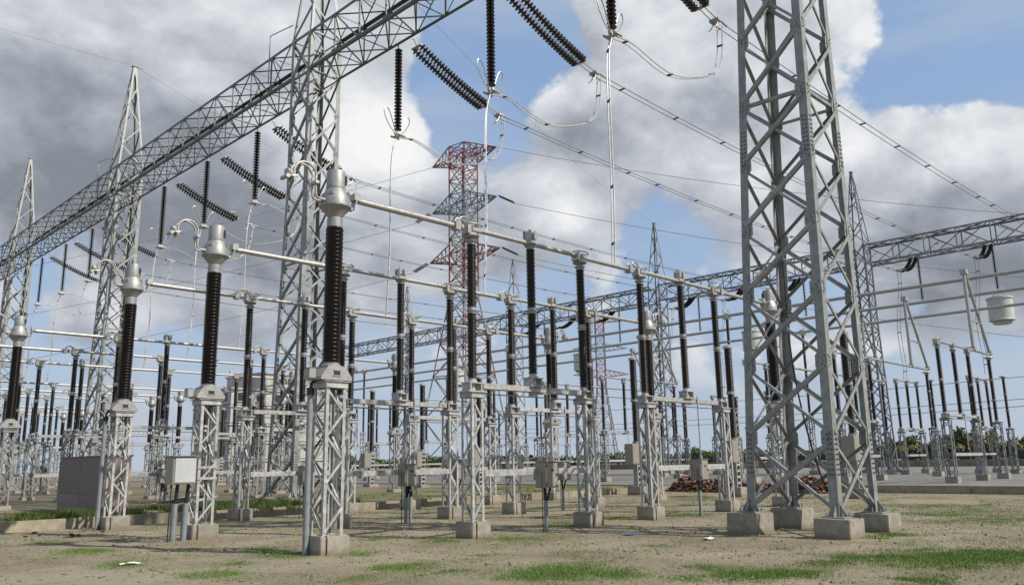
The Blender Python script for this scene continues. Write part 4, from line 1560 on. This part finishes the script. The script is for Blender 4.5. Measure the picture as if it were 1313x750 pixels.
RTX = 84.0
c = pw(596, 580, RTX)
RT_ROT = rad(-84)
ARMS = [(49.2, 6.9, 2.8), (41.2, 6.9, 2.6), (32.8, 7.4, 2.8)]
pylon(52.0, 11.0, 3.2, 27.0, ARMS, lambda t: (0.25 < t < 0.44) or (0.55 < t < 0.68) or t > 0.84, 'tall red and grey transmission tower with three pairs of arms beyond the far gantry', (c.x, c.y, 0), RT_ROT, 0.18)
c2 = pw(774, 560, 210)
pylon(49.0, 9.0, 2.8, 25.0, [(46.5, 9.5, 2.0), (37.0, 9.0, 2.4), (28.5, 9.0, 2.4)], lambda t: int(t * 6) % 2 == 1, 'faint distant red and grey transmission tower between brown posts at centre', (c2.x, c2.y, 0), rad(-45), 0.2)

# strings and wires of the red tower
rm = Matrix.Rotation(RT_ROT, 3, 'Z')
wi = 0
for z, hl, dz in ARMS:
    for s in (-1, 1):
        tip = V((c.x, c.y, 0)) + rm @ V((s * hl, 0, z + dz * .35))
        dirw = V((0.75, 0.1, -0.06)) if s > 0 else V((-0.25, 0.97, -0.08))
        dirw = V((0.55, -0.8, -0.11)).normalized() if s > 0 else V((-0.5, 0.8, -.1)).normalized()
        tier = {49.2: 'top', 41.2: 'middle', 32.8: 'lowest'}[z]
        side = 'right' if s > 0 else 'left'
        st = tip
        if z < 48:
            m = MB()
            for dy in (-.3, .3):
                for k in range(14):
                    p = tip + dirw * (0.5 + 0.17 * k) + V((dy, dy * .4, 0)) + V((0, 0, -0.07 * k))
                    m.lathe([(0.05, 0.08), (0.2, -.02), (0.05, -.08)], 8, p, dirw)
            o = obj('tension_string', (m, DISC))
            tag(o, f'dark insulator pair on the {tier} {side} arm of the red tower', 'insulator string', 'strings of the red tower')
            st = tip + dirw * 3.0 + V((0, 0, -1.1))
        end = st + dirw * (150 if s > 0 else 190) + V((0, 0, -6 if s > 0 else 4))
        pts = [st.lerp(end, k / 16) - V((0, 0, 5.0 * 4 * (k / 16) * (1 - k / 16))) for k in range(17)]
        o = obj('line_wire', (MB().tube(pts, 0.035, 5), WIRE_DARK))
        tag(o, f'thin line wire running off the {tier} {side} arm of the red tower', 'wire', 'line wires of the red tower')

# shield wires over the gantry peaks
for i in (1, 2, 3):
    a, b_ = V((GX, TY[i], 28.06)), V((G2X, TY2[i + 1], 28.0))
    pts = [a.lerp(b_, k / 10) - V((0, 0, 1.4 * 4 * (k / 10) * (1 - k / 10))) for k in range(11)]
    pts = [V((GX - 60, TY[i] + 1.5, 27.2)), V((GX - 30, TY[i] + .7, 27.2))] + pts if i > 1 else pts
    o = obj('shield_wire', (MB().tube(pts, 0.009, 5), WIRE_DARK))
    tag(o, f'thin shield wire over the {ORD[i]} near gantry tower towards the far gantry', 'wire', 'shield wires')
for i, z in enumerate((9.5, 10.6, 14.0)):
    m = MB().tube([(130, -60, z), (150, 60, z - .8), (170, 200, z + .4)], 0.05, 5)
    tag(obj('line_wire', (m, WIRE_DARK)), f'distant level line wire low over the horizon, {["lowest", "middle", "highest"][i]} of three', 'wire', 'distant level wires')

# ------------------------------------------------------------------ building at the back left
bl = thing('apartment_building', (65.0, 131, 0), 'unfinished grey apartment block of six storeys behind the left tube rows', 'building', None, rad(4))
bw, bd, fh, nf = 22.0, 12.0, 3.0, 6
for f in range(nf):
    sec = 0 if f < 5 else 6.0
    obj('wall', (MB().box(((bw + sec) / 2, bd / 2, fh * (f + .5)), (bw - sec, bd, fh - 0.3)), BLD), bl)
    obj('floor_slab', (MB().box(((bw + sec) / 2, bd / 2, fh * (f + 1) - 0.15), (bw - sec + .5, bd + .5, 0.29)), BLD), bl)
WN = MB().box((0, 0, 0), (1.3, 0.5, 1.3)).mesh('window', WINDOW)
SILL = MB().box((0, 0, 0), (1.8, 0.3, 0.12)).mesh('window_sill', BLD)
WN2 = MB().box((0, 0, 0), (0.3, 1.5, 1.5)).mesh('window', WINDOW)
for f in range(nf):
    for k in range(6):
        x = 1.9 + 3.6 * k
        if f == 5 and x < 7: continue
        obj('window', WN, bl, (x, 0.1, fh * (f + .5)))
        obj('window_sill', SILL, bl, (x, -0.12, fh * (f + .5) - .82))
    for k in range(3):
        if f < 5: obj('window', WN2, bl, (0.1, 2 + 3.8 * k, fh * (f + .5)))
cm = MB()
for k in range(7):
    for yy in (0.5, 11.5):
        cm.box((6.4 + 2.9 * k, yy, fh * nf + 0.6), (0.35, 0.35, 1.2))
obj('column_stubs', (cm, BLD), bl)

# ------------------------------------------------------------------ fence, bank, trees at the horizon
fr = thing('sheet_fence', (118, -20, 0.25), 'dark green sheet fence along the far side of the yard', 'fence')
FP = MB().box((0, 0, 0), (0.08, 3.9, 0.85)).mesh('fence_panel', GREENF)
FQ = MB().box((0, 0, 0), (0.12, 0.12, 2.1)).mesh('fence_post', GALV_OLD)
for k in range(40):
    obj('fence_panel', FP, fr, (RND.uniform(-.03, .03), 4 * k, 1.47 + RND.uniform(-.08, .08)))
    obj('fence_post', FQ, fr, (-.12, 4 * k - 2, 1.0))
wr = thing('boundary_wall', (116, -20, 0.2), 'low tan boundary wall before the green fence', 'wall')
WP = MB().box((0, 0, 0.4), (0.3, 7.96, 1.1)).mesh('wall_panel', WALLT)
WC = MB().box((0, 0, 0.45), (0.42, 0.42, 1.3)).mesh('wall_pier', WALLT)
for k in range(20):
    obj('wall_panel', WP, wr, (0, 8 * k, 0))
    obj('wall_pier', WC, wr, (-.06, 8 * k - 4, 0))


def leaf_cloud(nb, rr, leaf, seed, squash=0.8, up_bias=0.0):
    rg = np.random.default_rng(seed)
    blobs = [(rg.normal(0, .45, 3) * np.array([1, 1, squash]) * rr, rg.uniform(.3, .55) * rr) for _ in range(nb)]
    vs, fs = [], []
    for c_, r_ in blobs:
        k = int(90 * (r_ / rr) * 3)
        for _ in range(k):
            d = rg.normal(0, 1, 3)
            d /= np.linalg.norm(d)
            p = c_ + d * r_ * rg.uniform(.6, 1.05)
            a = rg.normal(0, 1, 3)
            a /= np.linalg.norm(a)
            b_ = np.cross(a, d)
            b_ /= np.linalg.norm(b_) + 1e-6
            a[2] += up_bias
            s = leaf * rg.uniform(.6, 1.4)
            o = len(vs)
            vs += [tuple(p - a * s), tuple(p + b_ * s * .5), tuple(p + a * s), tuple(p - b_ * s * .5)]
            fs.append((o, o + 1, o + 2, o + 3))
    m = MB()
    m.add(vs, fs)
    return m


CROWNS = [leaf_cloud(11, 1.9, 0.26, s, .6, .8 if s % 2 else 0).mesh('crown', LEAF if s % 2 == 0 else REED) for s in range(4)]
TRUNK = MB().tube([(0, 0, -.2), (0.1, 0.05, 0.9), (0.05, -.1, 2.0)], [0.16, 0.12, 0.06], 7).tube([(0.08, 0, 1.3), (0.7, .3, 2.6)], [0.08, 0.03], 6).tube([(0.08, 0, 1.2), (-.6, .4, 2.5)], [0.08, 0.03], 6).mesh('trunk', BARK)
tl = ['rounded dark green tree', 'pale reedy bush', 'low spreading green tree', 'loose grey green bush']
k = 0
for px, sc in ((1128, .9), (1142, 1.1), (1158, 1.2), (1170, 1.0), (1182, .9), (1213, 1.1), (1224, 1.4), (1236, 1.1), (1262, .9), (1273, 1.2), (1284, .9), (1300, 1.0), (1318, 1.2), (880, .8), (900, 1.0), (915, .8), (650, .9), (670, .8), (545, 1.1), (520, .9), (270, 1.3), (240, 1.0), (200, 1.1), (120, 1.2), (60, 1.0)):
    p = pw(px, 580, 124 if px > 500 else 90)
    if px < 500: p = V((p.x * 1.0, p.y, 0))
    r_ = thing('tree', (p.x, p.y, 0.2), f'{tl[k % 4]} on the horizon beyond the yard fence, {k + 1}', 'tree', 'trees on the horizon')
    obj('trunk', TRUNK, r_)
    o = obj('crown', CROWNS[k % 4], r_, (0, 0, 2.4))
    r_.scale = (sc * 1.0, sc * 1.0, sc * .85)
    r_.rotation_euler = (0, 0, k * 1.3)
    k += 1
# labels by place among the row, right to left
# (set below)
trees = [o for o in COL.objects if o.name.startswith('tree') and o.parent is None and o.get('category') == 'tree']
trees.sort(key=lambda o: math.atan2(o.location.y, o.location.x))
for i, o in enumerate(trees):
    kind = o['label'].split(' on the')[0]
    o['label'] = f'distant {kind}, {ORD[i]} from the right along the horizon'

# far wood as one dark strip of foliage
rg = np.random.default_rng(5)
vs, fs = [], []
for i in range(9000):
    y = rg.uniform(-60, 520)
    x = 330 - abs(y - 60) * 0.22 + rg.uniform(0, 14)
    h = 4.2 + 2.6 * mn.noise(V((y * .05, 0, 0))) + 1.6 * mn.noise(V((y * .3, 4, 0)))
    z = max(0, h) * rg.uniform(0, 1) ** .6
    s = rg.uniform(.5, 1.1)
    a = rg.normal(0, 1, 3) * s
    b_ = rg.normal(0, 1, 3) * s
    o = len(vs)
    vs += [(x - a[0], y - a[1], z - a[2]), (x + b_[0], y + b_[1], z + b_[2]), (x + a[0], y + a[1], z + a[2])]
    fs.append((o, o + 1, o + 2))
m = MB()
m.add(vs, fs)
o = obj('far_wood', (m, LEAF))
tag(o, 'far strip of trees along the horizon', 'trees', None, 'stuff')

# ------------------------------------------------------------------ grass
def ground_pt(px, py, z=0.0):
    d = fw * FPX + r2 * (px - 656.5) - u2 * (py - 375)
    t = (z - EYE) / d.z
    return V((d.x * t, d.y * t, z))


rg = np.random.default_rng(3)


def blades(centres, name, label, mat, hmin, hmax, wid, zf):
    """centres: (x, y, rx, ry, count)"""
    P = []
    for x, y, rx, ry, n in centres:
        # uneven patch: several smaller tufts
        nt = max(8, n // 22)
        tc_ = np.stack([x + rx * rg.normal(0, .5, nt), y + ry * rg.normal(0, .5, nt)], 1)
        idx = rg.integers(0, nt, n)
        sc = 0.05 + 0.16 * rg.random(nt)
        P.append(tc_[idx] + rg.normal(0, 1, (n, 2)) * sc[idx][:, None])
    P = np.concatenate(P)
    n = len(P)
    z = np.array([zf(a, b) for a, b in P])
    ang = rg.uniform(0, 2 * np.pi, n)
    h = rg.uniform(hmin, hmax, n) * rg.uniform(.5, 1, n)
    w = wid * rg.uniform(.6, 1.3, n)
    lean = rg.normal(0, .45, (n, 2)) * h[:, None]
    dx, dy = np.cos(ang) * w, np.sin(ang) * w
    v = np.empty((n, 3, 3))
    v[:, 0] = np.stack([P[:, 0] - dx, P[:, 1] - dy, z - .01], 1)
    v[:, 1] = np.stack([P[:, 0] + dx, P[:, 1] + dy, z - .01], 1)
    v[:, 2] = np.stack([P[:, 0] + lean[:, 0], P[:, 1] + lean[:, 1], z + h], 1)
    me = bpy.data.meshes.new(name)
    me.vertices.add(3 * n)
    me.loops.add(3 * n)
    me.polygons.add(n)
    me.vertices.foreach_set('co', v.reshape(-1))
    me.loops.foreach_set('vertex_index', np.arange(3 * n, dtype=np.int32))
    me.polygons.foreach_set('loop_start', np.arange(0, 3 * n, 3, dtype=np.int32))
    me.polygons.foreach_set('loop_total', np.full(n, 3, dtype=np.int32))
    me.update(calc_edges=True)
    me.materials.append(mat)
    o = obj(name, me)
    tag(o, label, 'grass', None, 'stuff')


PATCH = []
for px, py, rx, ry, n in [(720, 731, .9, .45, 2600), (690, 738, .6, .3, 900), (790, 738, .5, .25, 700), (975, 736, .9, .3, 2400), (905, 728, .3, .2, 300), (1215, 716, 1.3, .6, 5200), (1290, 712, .9, .5, 2200),
                          (1100, 716, .5, .3, 900), (1060, 722, .4, .2, 400), (1150, 686, .4, .2, 500), (515, 728, .45, .3, 900), (270, 738, .4, .3, 600), (110, 708, .5, .4, 900), (150, 725, .4, .3, 400),
                          (365, 711, .5, .4, 700), (450, 709, .4, .3, 400), (340, 705, .4, .3, 350), (300, 722, .2, .15, 180), (570, 695, .4, .3, 400), (650, 690, .7, .5, 600), (720, 672, 1.0, .5, 900), (780, 664, 1.0, .6, 900),
                          (880, 660, .9, .5, 900), (900, 640, 1.2, .6, 700), (480, 690, .4, .3, 250), (270, 680, .8, .4, 400), (380, 668, 1., .4, 400), (580, 735, .3, .2, 180), (880, 745, .3, .2, 220), (1185, 742, .6, .2, 600), (455, 742, .3, .15, 200),
                          (60, 695, .3, .3, 200), (1230, 660, 2.2, 1.2, 2200), (1180, 650, 2.2, 1.2, 1500), (1290, 668, 1.6, 1.0, 1500), (1120, 690, .3, .2, 150), (840, 700, .3, .2, 120), (1020, 735, .5, .2, 500), (620, 712, .3, .2, 120), (1000, 704, .2, .2, 80)]:
    p = ground_pt(px, py)
    PATCH.append((p.x, p.y, rx, ry * 1.9, int(n * 1.9)))
blades([(a, b, c_ * 1.05, d_, e_ * 2) for a, b, c_, d_, e_ in PATCH], 'grass_tufts', 'thin green grass patches on the sandy soil', GRASS, 0.015, 0.06, 0.005, gz)
sc_ = [(rg.uniform(5, 38), rg.uniform(2, 26), .6, .6, 90) for _ in range(420)]
blades(sc_, 'scattered_grass', 'scattered sparse grass shoots over the sandy soil', GRASS, 0.025, 0.085, 0.006, gz)
up_ = [(rg.uniform(7, 13), rg.uniform(27.2, 29.2), .5, .4, 260) for _ in range(30)] + [(rg.uniform(12.3, 19), rg.uniform(27.2, 31), .5, .6, 260) for _ in range(60)]
blades(up_, 'tall_grass', 'lush tall grass behind the kerb around the granite block', LUSH, 0.14, 0.42, 0.012, lambda a, b: UP_Z)
up_ = [(rg.uniform(20, 40), rg.uniform(27.5, 36), .8, .8, 120) for _ in range(70)]
blades(up_, 'upper_grass', 'short grass on the raised ground behind the kerb', GRASS, 0.05, 0.16, 0.012, lambda a, b: UP_Z)

# loose stones and clods
n = 13000
P = np.stack([rg.uniform(2.5, 30, n), rg.uniform(1.5, 26, n)], 1)
keep = (P[:, 0] + P[:, 1]) > 11
P = P[keep]
oct_v = np.array([(1, 0, 0), (-1, 0, 0), (0, 1, 0), (0, -1, 0), (0, 0, 1), (0, 0, -1)], float)
oct_f = np.array([(0, 2, 4), (2, 1, 4), (1, 3, 4), (3, 0, 4), (2, 0, 5), (1, 2, 5), (3, 1, 5), (0, 3, 5)])
vs, fs = [], []
for i, (x, y) in enumerate(P):
    sz = 0.008 + 0.03 * rg.random() ** 3
    q = oct_v * rg.uniform(.6, 1.3, 3) * sz * rg.uniform(.75, 1.25, (6, 1))
    a = rg.uniform(0, 6.28)
    q = np.stack([q[:, 0] * math.cos(a) - q[:, 1] * math.sin(a) + x, q[:, 0] * math.sin(a) + q[:, 1] * math.cos(a) + y, q[:, 2] * .8 + gz(x, y) + sz * .25], 1)
    vs += q.tolist()
    fs += (oct_f + 6 * i).tolist()
STONE = material('soil_clod', (0.23, 0.2, 0.15), 0.95, 0, 0.3, 3, 0.2)
me = bpy.data.meshes.new('loose_stones')
me.from_pydata(vs, [], fs)
me.materials.append(STONE)
tag(obj('loose_stones', me), 'small loose stones and clods strewn over the sandy soil', 'stones', None, 'stuff')
